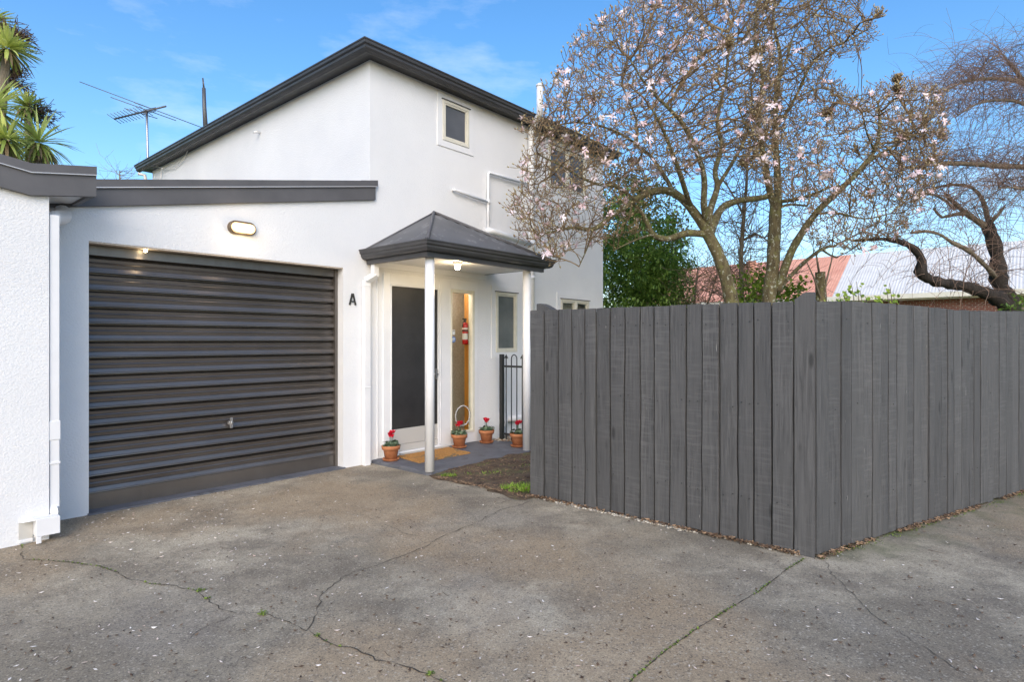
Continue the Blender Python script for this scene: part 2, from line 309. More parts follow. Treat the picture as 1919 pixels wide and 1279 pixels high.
def wallgrid(mb,axis,c,x0,x1,z0,z1,holes,depth,m=0):
    """front faces of a wall with openings and their reveals. axis 'y': plane y=c (x along s)"""
    xs=sorted({x0,x1}|{h[0] for h in holes}|{h[1] for h in holes}); zs=sorted({z0,z1}|{h[2] for h in holes}|{h[3] for h in holes})
    pt=(lambda x,z,d=0:(x,c+d,z)) if axis=='y' else (lambda x,z,d=0:(c+d,x,z))
    for i in range(len(xs)-1):
        for j in range(len(zs)-1):
            cx=(xs[i]+xs[i+1])/2; cz=(zs[j]+zs[j+1])/2
            if any(h[0]<cx<h[1] and h[2]<cz<h[3] for h in holes): continue
            mb.quad(pt(xs[i],zs[j]),pt(xs[i+1],zs[j]),pt(xs[i+1],zs[j+1]),pt(xs[i],zs[j+1]),m=m)
    for a,b,e,g in holes:
        mb.quad(pt(a,e),pt(a,g),pt(a,g,depth),pt(a,e,depth),m=m); mb.quad(pt(b,e),pt(b,e,depth),pt(b,g,depth),pt(b,g),m=m)
        mb.quad(pt(a,g),pt(b,g),pt(b,g,depth),pt(a,g,depth),m=m); mb.quad(pt(a,e),pt(a,e,depth),pt(b,e,depth),pt(b,e),m=m)

# ================================================================= GROUND
DRV=[(-40,-30),(60,-30),(60,60),(-40,60)]
g=MB(); nn=40
g.quad((-200,-200,-.03),(200,-200,-.03),(200,300,-.03),(-200,300,-.03))
tag(build('ground',g,M['lawn'],frame='W'),kind='structure')
drive=MB(); drive.quad((-14,-9,0),(16,-9,0),(16,12.5,0),(-14,12.5,0))
drv=tag(build('driveway',drive,M['concrete'],frame='W'),kind='structure')
# yard lawn behind the fence (4 mm above the driveway sheet)
FC=Vector((2.019,4.021,0)); FD=Vector((4.925-2.019,5.8-4.021,0)).normalized(); FE=FC+FD*11.5
yl=MB(); a_=h2w(.14,-2.40); b_=h2w(.14,-.02); c_=h2w(5.07,-.02); d_=h2w(5.07,9); e_=h2w(16,9)
yl.add([(p.x,p.y,.006) for p in (FC+U*.06,FE+V*.06,e_,d_,c_,h2w(2.12,-.02),h2w(2.12,-1.05),h2w(.14,-1.05))],[tuple(range(8))])
yard=tag(build('yard_lawn',yl,M['lawn'],frame='W',fix=False),kind='structure')
gb=MB(); nx,ny=30,26
v0=[];
def soil_edge(v):  # left (driveway) limit of the soil, in s
    return .0 + .03*math.sin(v*6)+.02*math.sin(v*17) + (-.05 if v<-1.9 else 0)
for j in range(ny+1):
    v=-1.02-(2.44-1.02)*j/ny
    for i in range(nx+1):
        f=i/nx; s_=soil_edge(v)+(2.3-soil_edge(v))*f
        h=.010+.030*noise.noise((s_*5,v*5,0))+.03*min(1,f*3)
        if i==0 : h=.003
        v0.append((s_,v,h))
gb.add(v0,[(j*(nx+1)+i,j*(nx+1)+i+1,(j+1)*(nx+1)+i+1,(j+1)*(nx+1)+i) for j in range(ny) for i in range(nx)],smooth=True)
tag(build('garden_bed',gb,M['dirt'],base=(0,0,0)),kind='structure')
# porch slab
ps=MB(); outl=[(.02,0),(.02,-.98),(.05,-1.03),(2.1,-1.045),(2.1,0)]
ps.prism([(a,b,-.02) for a,b in outl],(0,0,.06)); 
tag(build('porch_slab',ps,M['slab'],bevel=.008),kind='structure')
# cracks and the slab joint, as narrow dirt-filled strips following their real course on the concrete
def crack(pts,w0,jit=.012,name='crack',mt='crack'):
    P=[gp(*p) for p in pts]; Q=[]
    for a,b in zip(P,P[1:]):
        n_=max(2,int((b-a).length/.035))
        for i in range(n_): Q.append(a.lerp(b,i/n_))
    Q.append(P[-1]); mb=MB(); vs=[]
    for i,q in enumerate(Q):
        d=(Q[min(i+1,len(Q)-1)]-Q[max(0,i-1)]).normalized(); nrm=Vector((-d.y,d.x,0))
        q=q+nrm*rnd.gauss(0,jit*.5); ww=w0*.62*(.2+rnd.random()*1.2)*(.5 if i in(0,len(Q)-1) else 1)
        vs+=[(q+nrm*ww).to_tuple()[:2]+(.004,),(q-nrm*ww).to_tuple()[:2]+(.004,)]
    mb.add(vs,[(2*i,2*i+1,2*i+3,2*i+2) for i in range(len(Q)-1)])
    o=build(name,mb,M[mt],drv,fix=False); return Q
CR=[]
CR+=[crack([(40,1018),(43,1050),(120,1054),(180,1062),(222,1074),(232,1082),(262,1090),(280,1096),(330,1100),(370,1110),(395,1130),(412,1142),(443,1152),(490,1150),(550,1171),(575,1186)],.0042)]
CR+=[crack([(575,1186),(600,1197),(620,1210),(655,1216),(690,1230),(705,1238),(760,1252),(800,1266),(840,1285)],.0050)]
CR+=[crack([(443,1152),(420,1163),(395,1172),(365,1190),(340,1208)],.002)]
CR+=[crack([(575,1186),(590,1165),(597,1140),(600,1120),(622,1100),(640,1085),(665,1073),(690,1066),(720,1055),(762,1040),(795,1026),(820,1012),(845,1000),(870,990),(890,984),(915,968),(945,955),(970,950),(995,940)],.0040)]
CR+=[crack([(820,1012),(795,1008),(762,1002),(735,990),(705,977),(680,966),(640,961),(600,953)],.0022)]
CR+=[crack([(995,937),(960,937),(930,948)],.002)]
CR+=[crack([(1545,1052),(1560,1078),(1600,1115),(1630,1150),(1690,1190),(1760,1235),(1830,1279)],.0030)]
JT=crack([(1505,1050),(1470,1072),(1420,1112),(1370,1140),(1300,1185),(1240,1227),(1175,1285)],.0055,.004)
# ================================================================= HOUSE
ZW=4.78; HV=7.1; HS=5.07
house=thing('house','white stucco two-storey house with charcoal gutters, porch and attached garage','house',(0,0,0))
DOORH=(-2.80,-.363,0.0,2.285)
holes=[(.288,1.077,.06,2.142),(1.287,1.734,.185,2.15)]
w1=(1.145,1.64,4.12,4.66); w2=(3.44,4.50,3.95,4.64); w3=(2.185,2.662,1.284,2.168); w4=(3.772,4.60,1.15,2.15)
wb=MB()
wallgrid(wb,'y',0,0,HS,0,ZW,holes+[w1,w2,w3,w4],.09)
wallgrid(wb,'y',0,-3.35,0,0,2.40,[DOORH],.14)
ft=lambda s:3.34+(s)*.1962          # top of garage fascia
wb.quad((-3.35,0,2.40),(0,0,2.40),(0,0,ft(0)-.05),(-3.35,0,ft(-3.35)-.05))
# side (gable end side) wall, back, right
wb.quad((0,0,2.4),(0,HV,2.4),(0,HV,ZW),(0,0,ZW)); wb.quad((HS,0,0),(HS,HV,0),(HS,HV,ZW),(HS,0,ZW)); wb.quad((0,HV,0),(HS,HV,0),(HS,HV,ZW),(0,HV,ZW)); wb.quad((0,0,ZW),(HS,0,ZW),(HS,HV,ZW),(0,HV,ZW))
wb.quad((-3.35,HV,0),(0,HV,0),(0,HV,2.7),(-3.35,HV,2.7)); wb.quad((-3.35,0,0),(-3.35,HV,0),(-3.35,HV,2.6),(-3.35,0,2.6))
build('wall',wb,M['stucco'],house,fix=False)
# light timber trims (flat surrounds standing 12 mm proud)
def ring(mb,a,b,e,g,w_,y0,y1,bottom=True):
    mb.box(a-w_,a,y0,y1,e-(w_ if bottom else 0),g+w_); mb.box(b,b+w_,y0,y1,e-(w_ if bottom else 0),g+w_); mb.box(a,b,y0,y1,g,g+w_)
    if bottom: mb.box(a,b,y0,y1,e-w_,e)
t_=MB(); ring(t_,w1[0],w1[1],w1[2],w1[3],.085,-.012,.001); build('window_surround',t_,M['stucco_smooth'],house)
t_=MB(); ring(t_,w3[0],w3[1],w3[2],w3[3],.085,-.012,.001); build('window_surround',t_,M['stucco_smooth'],house)
t_=MB(); ring(t_,w4[0],w4[1],w4[2],w4[3],.10,-.012,.001); build('window_surround',t_,M['stucco_smooth'],house)
t_=MB(); ring(t_,w2[0],w2[1],w2[2],w2[3],.08,-.012,.001); build('window_surround',t_,M['stucco_smooth'],house)
# door surround: boards around door and sidelight
t_=MB(); t_.box(.185,.288,-.02,.001,.045,2.27); t_.box(1.077,1.287,-.02,.001,.045,2.27); t_.box(.288,1.077,-.02,.001,2.142,2.27); t_.box(1.287,1.80,-.02,.001,2.15,2.27); t_.box(1.734,1.80,-.02,.001,.045,2.15); t_.box(1.287,1.734,-.02,.001,.045,.185)
t_.box(.10,.113,-.012,.001,.045,2.33); t_.box(1.09,1.10,-.032,-.019,.1,2.2); t_.box(.02,2.0,-.016,.001,2.325,2.398)
build('door_surround',t_,M['white'],house,bevel=.003)
# window makers
def window(h,panes,glassm,label=None,depth=-.02,mull=None,fw=.038):
    a,b,e,g_=h; f=MB(); o_=.018
    f.box(a+.002,a+fw,depth,.06,e+.002,g_-.002); f.box(b-fw,b-.002,depth,.06,e+.002,g_-.002); f.box(a+fw,b-fw,depth,.06,g_-fw,g_-.002); f.box(a+fw,b-fw,depth,.06,e+.002,e+fw)
    xs=[a+fw,b-fw]
    if mull: f.box(mull-.03,mull+.03,depth,.06,e+fw,g_-fw); xs=[a+fw,mull-.03,mull+.03,b-fw]
    root=build('window',f,M['cream'],house,bevel=.004)
    if label: root['label']=label
    for i in range(0,len(xs),2):
        s_=MB(); x0,x1=xs[i],xs[i+1]; z0,z1=e+fw,g_-fw; q=.022
        s_.box(x0+.003,x0+q,depth+.008,.03,z0+.003,z1-.003); s_.box(x1-q,x1-.003,depth+.008,.03,z0+.003,z1-.003); s_.box(x0+q,x1-q,depth+.008,.03,z1-q,z1-.003); s_.box(x0+q,x1-q,depth+.008,.03,z0+.003,z0+q)
        build('sash',s_,M['cream'],root,bevel=.002)
        p_=MB(); p_.box(x0+q-.004,x1-q+.004,.008,.014,z0+q-.004,z1-q+.004); build('pane',p_,glassm,root)
    hd=MB(); hd.box(a-.02,b+.02,-.03,-.0125,g_-.001,g_+.010); build('head_flashing',hd,M['fascia'],root)
    return root
window(w1,1,M['frost2'],'small upper window with dark pane near the roof corner')
window(w2,2,M['frost2'],'upper window behind the blossom branches',mull=3.97)
window(w3,1,M['frost'],'narrow obscure-glass window right of the porch')
wl=window(w4,2,M['clear'],'lower window just above the fence top, with blinds',mull=4.20)
bl=MB()
for i in range(26): bl.box(3.80,4.58,.10,.125,1.17+i*.037,1.174+i*.037)
build('blind',bl,M['cream'],wl); bk=MB(); bk.box(3.78,4.59,.3,.31,1.16,2.15); build('room_wall',bk,M['beige'],wl)
# gutters: mitred quad profile at the main eaves
OV=.25; zs=4.785
gprof=[(0,.0),(.03,-.005),(.06,.008),(.075,.03),(.078,.055),(.098,.07),(.102,.098),(.112,.104),(.112,.118),(.0,.118)]
ea=MB()
cor=[(-OV+.112,HV+.25),(-OV+.112,-OV+.112),(HS+OV-.112,-OV+.112),(HS+OV-.112,HV+.25)]
pth=[((cor[0][0],cor[0][1],zs-.02),(-1,0)),((cor[1][0],cor[1][1],zs-.02),(-1,-1)),((cor[2][0],cor[2][1],zs-.02),(1,-1)),((cor[3][0],cor[3][1],zs-.02),(1,0))]
ea.sweep(gprof,pth); 
build('gutter',ea,M['char'],house)
sf=MB()
sf.prism([(-OV+.11,-OV+.11,zs),(HS+OV-.11,-OV+.11,zs),(HS+OV-.11,HV+.2,zs),(-OV+.11,HV+.2,zs)],(0,0,.02)); build('soffit',sf,M['char'],house)
rf=MB(); e0=-OV+.10; e1=HS+OV-.10; f1=HV+.2; zr=zs+.085; rm=(e0+e1)/2; rise=.40
A_=(e0,e0,zr); B_=(e1,e0,zr); C_=(e1,f1,zr); D_=(e0,f1,zr); E_=(rm,e0+2.3,zr+rise); G_=(rm,f1-2.3,zr+rise)
rf.add([A_,B_,C_,D_,E_,G_],[(0,1,4),(1,2,5,4),(2,3,5),(3,0,4,5),(0,3,2,1)]); build('roof',rf,M['rib'],house)
# garage fascia and flat roof
fs=MB()
def slopebox(mb,s0,s1,v0,v1,dz0,dz1,f=ft,t=.5):
    vs=[(s0,v0,f(s0)+dz0),(s1,v0,f(s1)+dz0),(s1,v1,f(s1)+dz0),(s0,v1,f(s0)+dz0),(s0,v0,f(s0)+dz1),(s1,v0,f(s1)+dz1),(s1,v1,f(s1)+dz1),(s0,v1,f(s0)+dz1)]
    mb.add(vs,[(3,2,1,0),(4,5,6,7),(0,1,5,4),(1,2,6,5),(2,3,7,6),(3,0,4,7)],t)
slopebox(fs,-3.2,.06,-.035,.0,-.225,-.075); build('garage_fascia',fs,M['fascia'],house,bevel=.003)
fs=MB(); slopebox(fs,-3.2,.075,-.05,-.0,-.070,.0); slopebox(fs,-.16,.08,-.053,-.051,-.070,.002); build('fascia_cap',fs,M['fascia'],house,bevel=.003)
fs=MB(); slopebox(fs,-3.2,.065,-.056,-.036,-.0745,-.066); build('flashing_edge',fs,M['flash'],house)
fs=MB(); slopebox(fs,-3.34,-.002,.002,HV,-.07,-.02); build('garage_roof',fs,M['rib'],house)
# roller door
rd=MB(); vd=.125; P=.1455; prof=[]
z=2.285; prof.append((vd,z)); z=2.185; prof.append((vd,z)); prof.append((vd+.02,z-.004))
z=2.176; ribs=14
for i in range(ribs):
    z0=z-i*P
    prof+=[(vd+.060,z0-.004),(vd+.034,z0-.0205),(vd+.026,z0-.0215),(vd+.031,z0-.046),(vd+.026,z0-.050),(vd+.021,z0-.058),(vd+.028,z0-.062),(vd+.034,z0-.088),(vd+.022,z0-.095),(vd+.010,z0-.124),(vd+.003,z0-.130),(vd+.002,z0-.136),(vd+.006,z0-.139),(vd+.060,z0-.141)]
zb=z-ribs*P
prof=prof[:-1]; prof+=[(vd+.0,prof[-1][1]-.002),(vd,.012),(vd+.04,.012)]
n_=len(prof)
for k_ in range(n_-1):
    a,b=prof[k_],prof[k_+1]; rd.quad((-2.80,a[0],a[1]),(-.363,a[0],a[1]),(-.363,b[0],b[1]),(-2.80,b[0],b[1]))
gd=build('garage_door',rd,M['door'],house,fix=False)
for x_ in ((-.398,-.3645),(-2.7985,-2.782)):
    gg=MB(); gg.box(*x_,.105,.17,.012,2.27); build('guide_rail',gg,M['door'],gd)
hh=MB(); hh.tube([(-1.587,.125,.635),(-1.587,.085,.635)],.024,14); hh.tube([(-1.587,.085,.60),(-1.587,.078,.625),(-1.587,.078,.645),(-1.587,.085,.672)],[.006,.012,.012,.006],8); hh.box(-1.60,-1.575,.07,.09,.585,.69)
build('lock_handle',hh,M['alu'],gd,bevel=.003)
ll=MB(); ll.box(-2.799,-.364,.002,.10,2.270,2.284); build('door_lintel_board',ll,M['beige'],house)
th=MB(); th.box(-2.81,-.35,-.03,.14,-.01,.014); build('door_threshold',th,M['slab'],house)
# front door: security screen door in a frame
fd=MB(); a,b,e,g_=holes[0]
fd.box(a+.001,a+.014,-.03,.06,e,g_-.002); fd.box(b-.022,b-.001,-.03,.06,e,g_-.002); fd.box(a+.014,b-.022,-.03,.06,g_-.02,g_-.002); fd.box(a,b,-.055,.06,.0455,.085)
door=build('front_door',fd,M['white'],house,bevel=.003); door['label']='front door with dark security mesh and pale kick panel'
q=MB(); q.box(a+.016,b-.024,-.012,.012,.365,g_-.022); build('mesh_panel',q,M['mesh'],door)
q=MB(); q.box(a+.016,b-.024,-.016,.012,.17,.362); q.box(a+.016,b-.024,-.022,.012,.087,.167); build('kick_panel',q,M['kick'],door,bevel=.003)
q=MB(); q.tube([(b-.05,-.03,1.02),(b-.05,-.055,1.02),(b-.14,-.06,1.02)],.009,8); q.box(b-.06,b-.04,-.03,-.012,.95,1.09); build('handle',q,M['alu'],door)
q=MB(); q.box(a+.1,b+.1,-.10,-.056,.0405,.07); build('door_step',q,M['kick'],house)
# sidelight
a,b,e,g_=holes[1]; f=MB()
f.box(a+.001,a+.02,-.03,.05,e,g_-.002); f.box(b-.045,b-.001,-.03,.05,e,g_-.002); f.box(a+.02,b-.045,-.03,.05,g_-.045,g_-.002); f.box(a+.02,b-.045,-.03,.05,e+.001,e+.03)
side=build('sidelight',f,M['cream'],house,bevel=.003); side['label']='tall clear sidelight beside the front door'
q=MB(); q.box(a+.018,b-.043,.008,.014,e+.028,g_-.043); build('pane',q,M['clear'],side)
q=MB(); q.quad((1.20,.62,0),(2.4,.62,0),(2.4,.62,2.4),(1.20,.62,2.4)); q.quad((2.4,.62,0),(2.4,.095,0),(2.4,.095,2.4),(2.4,.62,2.4)); q.quad((1.20,.095,0),(1.2,.62,0),(1.2,.62,2.4),(1.2,.095,2.4)); q.quad((1.2,.095,.05),(2.4,.095,.05),(2.4,.62,.05),(1.2,.62,.05)); q.quad((1.2,.095,2.4),(2.4,.095,2.4),(2.4,.62,2.4),(1.2,.62,2.4))
build('hall_wall',q,M['beige'],side,fix=False)
q=MB(); q.box(1.715,1.82,.055,.16,.06,2.38); build('timber_post',q,M['timber'],side,bevel=.005)
q=MB(); q.box(1.335,1.385,.003,.0075,1.535,1.60); q.box(1.343,1.352,.001,.0035,1.578,1.588,m=1); q.box(1.358,1.377,.001,.0035,1.578,1.588,m=1); q.box(1.366,1.374,.001,.0035,1.548,1.556,m=1); build('alarm_notice',q,[M['whitest'],M['black']],side)
q=MB(); vs=[(1.358+.042*math.cos(i*math.pi/14),.0035,1.470+.042*math.sin(i*math.pi/14)) for i in range(28)]; q.prism(vs,(0,.003,0))
for x0,x1,z0,z1 in ((1.335,1.345,1.462,1.484),(1.343,1.357,1.478,1.486),(1.352,1.360,1.462,1.486),(1.361,1.383,1.478,1.487),(1.369,1.376,1.460,1.482),(1.338,1.378,1.444,1.451),(1.345,1.372,1.494,1.499)): q.box(x0,x1,.001,.0038,z0,z1,m=1)
build('round_sticker',q,[M['bluest'],M['whitest']],side)
_hl=bpy.data.lights.new('hall_fill_light','POINT'); _hl.energy=12.0; _hl.shadow_soft_size=.08; _hl.color=(1,.88,.76); _ho=link(bpy.data.objects.new('hall_fill_light',_hl)); _ho.location=h2w(1.45,.34,2.25)  # added fill lamp, unseen, brightens the hall behind the sidelight glass
q=MB(); q.lathe((1.45,.34,2.32),[(0,0),(.03,.008),(.045,.035),(.03,.06),(.02,.079),(0,.079)],14); build('hall_fill_bulb',q,M['bulb'],side)  # glowing bulb mesh added out of view to go with the fill lamp
# porch roof: half pyramid, with gutters, beams, ceiling and two round posts
por=MB(); ap=(.993,-.001,3.12); zl=2.50; g0,g1,gv=-.10,2.02,-1.14
def pface(A,B,C,nr):     # ribbed triangle A-B eave, C apex, ribs run up the slope
    A,B,C=Vector(A),Vector(B),Vector(C); ed=(B-A); L=ed.length; e=ed/L; up=(C-A)-e*((C-A).dot(e)); nrm=e.cross(up).normalized()
    if nrm.z<0: nrm=-nrm
    tcx=(C-A).dot(e); N_=nr*4; prev=None
    for i in range(N_+1):
        t_=L*i/N_; frac=(t_/tcx if t_<tcx else (L-t_)/(L-tcx)) if 0<tcx<L else (t_/L if tcx>=L else 1-t_/L)
        h=.009*math.cos(2*math.pi*i/4)
        p=A+e*t_+nrm*h; qd=p+up*max(0,frac)
        if prev: por.add([prev[0],p,qd,prev[1]],[(0,1,2,3)],smooth=True)
        prev=(p,qd)
pface((g0,0,zl),(g0,gv,zl),ap,12); pface((g0,gv,zl),(g1,gv,zl),ap,24); pface((g1,gv,zl),(g1,0,zl),ap,12)
pr=build('porch_roof',por,M['rib'],house,fix=False)
pg=MB()
for e_ in ((g0,gv,zl),(g1,gv,zl)): pg.tube([Vector(e_)+Vector((0,0,.012)),Vector(ap)+Vector((0,-.01,.012))],.02,8)
for e_ in ((g0,0,zl),(g1,0,zl)): pg.tube([Vector(e_)+Vector((0,-.012,.006)),Vector(ap)+Vector((0,-.012,.006))],.012,6)
build('ridge_cap',pg,M['fascia'],pr)
ea=MB(); gp2=[(0,.0),(.035,-.004),(.06,.010),(.072,.032),(.074,.05),(.09,.064),(.094,.09),(.102,.096),(.102,.108),(0,.108)]
zz=zl-.095; gi=.045
ea.sweep(gp2,[((g0+gi,-.002,zz),(-1,0)),((g0+gi,gv+gi,zz),(-1,-1)),((g1-gi,gv+gi,zz),(1,-1)),((g1-gi,-.002,zz),(1,0))]); build('gutter',ea,M['char'],pr)
cp=MB(); 
for q_ in ((g0+.0,gv),): cp.lathe((g0-.03,gv-.03,zl+.012),[(.0,.02),(.018,.016),(.02,.0)],10)
build('mitre_cap',cp,M['char'],pr)
bm_=MB(); zbm=2.345
bm_.box(g0+gi-.002,g0+gi+.04,gv+gi,-.017,zbm+.0,zl-.03); bm_.box(g0+gi+.04,g1-gi-.04,gv+gi,gv+gi+.04,zbm,zl-.03); bm_.box(g1-gi-.04,g1-gi+.002,gv+gi,-.017,2.394,zl-.03)
build('porch_beam',bm_,M['char'],pr)
cl=MB(); cl.box(g0+gi+.04,g1-gi-.04,gv+gi+.04,-.017,2.395,2.41); build('porch_ceiling',cl,M['white'],pr)
for s_,v_ in ((.062,-.995),(1.73,-.975)):
    po=MB(); po.lathe((s_,v_,.0402),[(.0,0),(.052,0),(.052,2.355),(0,2.355)],28); build('porch_post',po,M['white'],house,fix=True)
# downpipe at the porch (square section with an offset)
def sqpipe(mb,pts,a=.032,b=.024):
    for p,q in zip(pts,pts[1:]):
        p,q=Vector(p),Vector(q); d=(q-p).normalized(); x=Vector((1,0,0))
        if abs(d.dot(x))>.9: x=Vector((0,0,1))
        y=d.cross(x).normalized(); x=y.cross(d).normalized()
        vs=[c+x*i*a+y*j*b for c in (p-d*b*.6,q+d*b*.6) for i,j in ((-1,-1),(1,-1),(1,1),(-1,1))]
        mb.add(vs,[(3,2,1,0),(4,5,6,7),(0,1,5,4),(1,2,6,5),(2,3,7,6),(3,0,4,7)])
dp=MB(); sqpipe(dp,[(.0,-.10,2.40),(.0,-.10,2.22)],.036,.034); sqpipe(dp,[(.0,-.10,2.215),(-.075,-.055,2.16)],.034,.034); sqpipe(dp,[(-.08,-.045,2.14),(-.08,-.045,.01)],.040,.030)
dp.box(-.126,-.034,-.08,-.012,2.085,2.10); dp.box(-.126,-.034,-.08,-.012,.9,.915)
build('downpipe',dp,M['white'],house,bevel=.004)
# wall pipes
pp=MB(); pp.tube([(2.93,-.07,0.02),(2.93,-.07,4.66),(2.93,-.12,4.76),(2.70,-.42,4.80),(2.70,-.42,5.20)],.050,16); pp.lathe((2.70,-.42,5.20),[(.050,0),(.058,.0),(.058,.03),(.03,.05),(0,.05)],14)
for z_ in (1.2,2.4,3.6): pp.lathe((2.93,-.07,z_),[(.050,0),(.056,0),(.056,.05),(.050,.05)],16)
build('vent_pipe',pp,M['white'],house)
pp=MB(); pp.tube([(1.99,-.045,2.6),(1.99,-.045,3.83),(2.01,-.045,3.855),(2.93,-.045,3.86)],.021,10); pp.tube([(1.33,-.0,3.49),(1.33,-.04,3.485),(1.35,-.045,3.48),(1.97,-.045,3.43)],.02,10)
pp.lathe((1.99,-.045,3.40),[(.021,0),(.028,0),(.028,.07),(.021,.07)],12)
build('waste_pipe',pp,M['white'],house)
pp=MB(); pp.tube([(1.98,.0,3.02),(1.99,-.07,3.02),(2.05,-.085,3.015),(2.9,-.085,2.93)],.045,14); pp.lathe((2.93,-.07,2.85),[(.05,0),(.06,0),(.06,.14),(.05,.14)],14)
build('waste_pipe',pp,M['white'],house)
pp=MB(); pp.tube([(2.30,-.05,.30),(3.2,-.05,.27)],.045,14); pp.lathe((2.32,-.05,.2),[(.05,0),(.055,.02),(.055,.2),(.05,.2)],14); build('drain_pipe',pp,M['white'],house)
pp=MB(); pp.tube([(-.0,2.70,4.53),(-.07,2.70,4.525),(-.10,2.70,4.50)],.018,8); build('overflow_pipe',pp,M['white'],house)
cb=MB(); cb.tube([(-.03,6.6,2.9),(-.03,6.55,4.55),(-.05,6.5,4.66),(-.08,6.35,4.68)],.008,6); cb.tube([(-.10,6.7,4.78),(-.05,6.3,4.66),(-.03,5.9,4.60),(-.03,5.5,4.66),(-.05,5.25,4.78)],.006,6)
cb.tube([(-.22,7.2,4.70),(-.12,7.15,4.68),(-.1,7.0,4.3),(-.1,7.0,2.8)],.03,8)
build('cable',cb,M['label'],house)
# wall details: letter A, wall lamp, porch light, garage light
def stroke(mb,a,b,w_,v0,v1):
    a,b=Vector((a[0],0,a[1])),Vector((b[0],0,b[1])); d=(b-a).normalized(); n_=Vector((-d.z,0,d.x))*w_/2
    P_=[a-n_,b-n_,b+n_,a+n_]; mb.prism([(p.x,v0,p.z) for p in P_],(0,v1-v0,0))
la=MB(); cx,cz,hh_=-.243,1.865,.132
stroke(la,(cx-.040,cz),(cx-.004,cz+hh_),.017,-.016,-.002); stroke(la,(cx+.040,cz),(cx+.004,cz+hh_),.017,-.0165,-.0015); stroke(la,(cx-.026,cz+.040),(cx+.026,cz+.040),.015,-.0155,-.0025)
lt=build('house_letter',la,M['black'],base=(cx,0,cz)); tag(lt,'black metal letter A fixed to the white wall between garage door and porch','sign')
wlp=thing('wall_lamp','oval bronze bulkhead lamp glowing above the garage door','lamp',(-1.53,0,2.565))
def stadium(cx,cz,hw,hh,v,n=10):
    r=hh; pts=[]
    for i in range(n+1): q_=-math.pi/2+math.pi*i/n; pts.append((cx+hw-r+r*math.cos(q_),v,cz+r*math.sin(q_)))
    for i in range(n+1): q_=math.pi/2+math.pi*i/n; pts.append((cx-hw+r+r*math.cos(q_),v,cz+r*math.sin(q_)))
    return pts
def loft(mb,rings,capend=True):
    n_=len(rings[0]); vs=[p for r_ in rings for p in r_]; fs_=[(i*n_+k_,i*n_+(k_+1)%n_,(i+1)*n_+(k_+1)%n_,(i+1)*n_+k_) for i in range(len(rings)-1) for k_ in range(n_)]
    if capend: fs_.append(tuple((len(rings)-1)*n_+k_ for k_ in range(n_)))
    mb.add(vs,fs_,smooth=True)
lb=MB(); loft(lb,[stadium(-1.53,2.565,.135,.066,-.001),stadium(-1.53,2.565,.135,.066,-.045),stadium(-1.53,2.565,.128,.060,-.055),stadium(-1.53,2.565,.118,.050,-.055),stadium(-1.53,2.565,.118,.050,-.05)],False); build('lamp_body',lb,M['bronze'],wlp)
lb=MB(); loft(lb,[stadium(-1.53,2.562,.117,.049,-.05),stadium(-1.53,2.562,.112,.044,-.075),stadium(-1.53,2.562,.095,.030,-.092)]); build('lens',lb,M['lampglow'],wlp)
def plight(name,loc,pw,rad,par=None,col=(1,.75,.45)):
    l=bpy.data.lights.new(name,'POINT'); l.energy=pw; l.shadow_soft_size=rad; l.color=col; o=link(bpy.data.objects.new(name,l)); o.location=loc
    return o
plight('wall_lamp_light',h2w(-1.53,-.16,2.50),1.6,.05)
pl=thing('ceiling_light','small lit round bulb fitting under the porch ceiling','lamp',(.74,-.72,2.395))
q=MB(); q.lathe((.74,-.72,2.36),[(0,.0345),(.055,.0345),(.06,.02),(.045,.0),(.0,.0)],20); build('fitting',q,M['white'],pl)
q=MB(); q.lathe((.74,-.72,2.30),[(0,.0),(.022,.006),(.034,.024),(.034,.04),(.02,.06),(0,.06)],16); build('bulb',q,M['bulb'],pl)
plight('ceiling_light_lamp',h2w(.74,-.72,2.24),7,.04)
gl=thing('garage_light','tiny warm lit bulb glimpsed in the gap above the roller door','lamp',(-2.36,.07,2.27))
q=MB(); q.lathe((-2.36,.055,2.222),[(0,.02),(.010,.022),(.016,.030),(.012,.04),(.008,.048),(0,.048)],14); build('bulb',q,M['bulb'],gl)
plight('garage_light_lamp',h2w(-2.36,.03,2.20),.22,.02)

# ================================================================= LEFT NEIGHBOURING GARAGE
ng=thing('garage_building','white stucco outbuilding at the left edge with a kinked charcoal fascia','garage',(-3.168,-.5,0))
q=MB(); q.box(-9,-3.168,-.5,6.0,0,2.62); build('wall',q,M['stucco'],ng)
fx=lambda s: (2.50+(-3.28-s)*.16) if s<-3.28 else 2.49+(s+3.28)*.155
def fb(mb,v0,v1,dz0,dz1,s0=-9,s1=-2.885):
    xs=[s0,-3.28,s1]
    for a,b in zip(xs,xs[1:]):
        f=(lambda s,a=a:2.492+abs(s+3.28)*.155)
        slopebox(mb,a,b,v0,v1,dz0,dz1,f)
q=MB(); fb(q,-.545,-.5005,0,.155); build('fascia',q,M['fascia'],ng)
q=MB(); fb(q,-.558,-.46,.163,.225); build('fascia_cap',q,M['fascia'],ng)
q=MB(); fb(q,-.562,-.50,.156,.1625); build('flashing_edge',q,M['flash'],ng)
q=MB(); slopebox(q,-3.168,-2.93,-.50,-.037,.02,.03,lambda s:2.492+abs(s+3.28)*.155); build('soffit',q,M['white'],ng)
q=MB(); slopebox(q,-2.93,-2.887,-.50,-.058,0.0,.225,lambda s:2.492+abs(s+3.28)*.155); slopebox(q,-3.168,-2.93,-.46,-.06,.12,.20,lambda s:2.492+abs(s+3.28)*.155); build('end_fascia',q,M['fascia'],ng)
q=MB(); slopebox(q,-9,-3.17,-.45,6.1,.14,.19,lambda s:2.492+abs(s+3.28)*.155); build('roof',q,M['rib'],ng)
q=MB(); q.tube([(-3.135,-.46,.20),(-3.135,-.46,2.36)],.034,4,smooth=False)
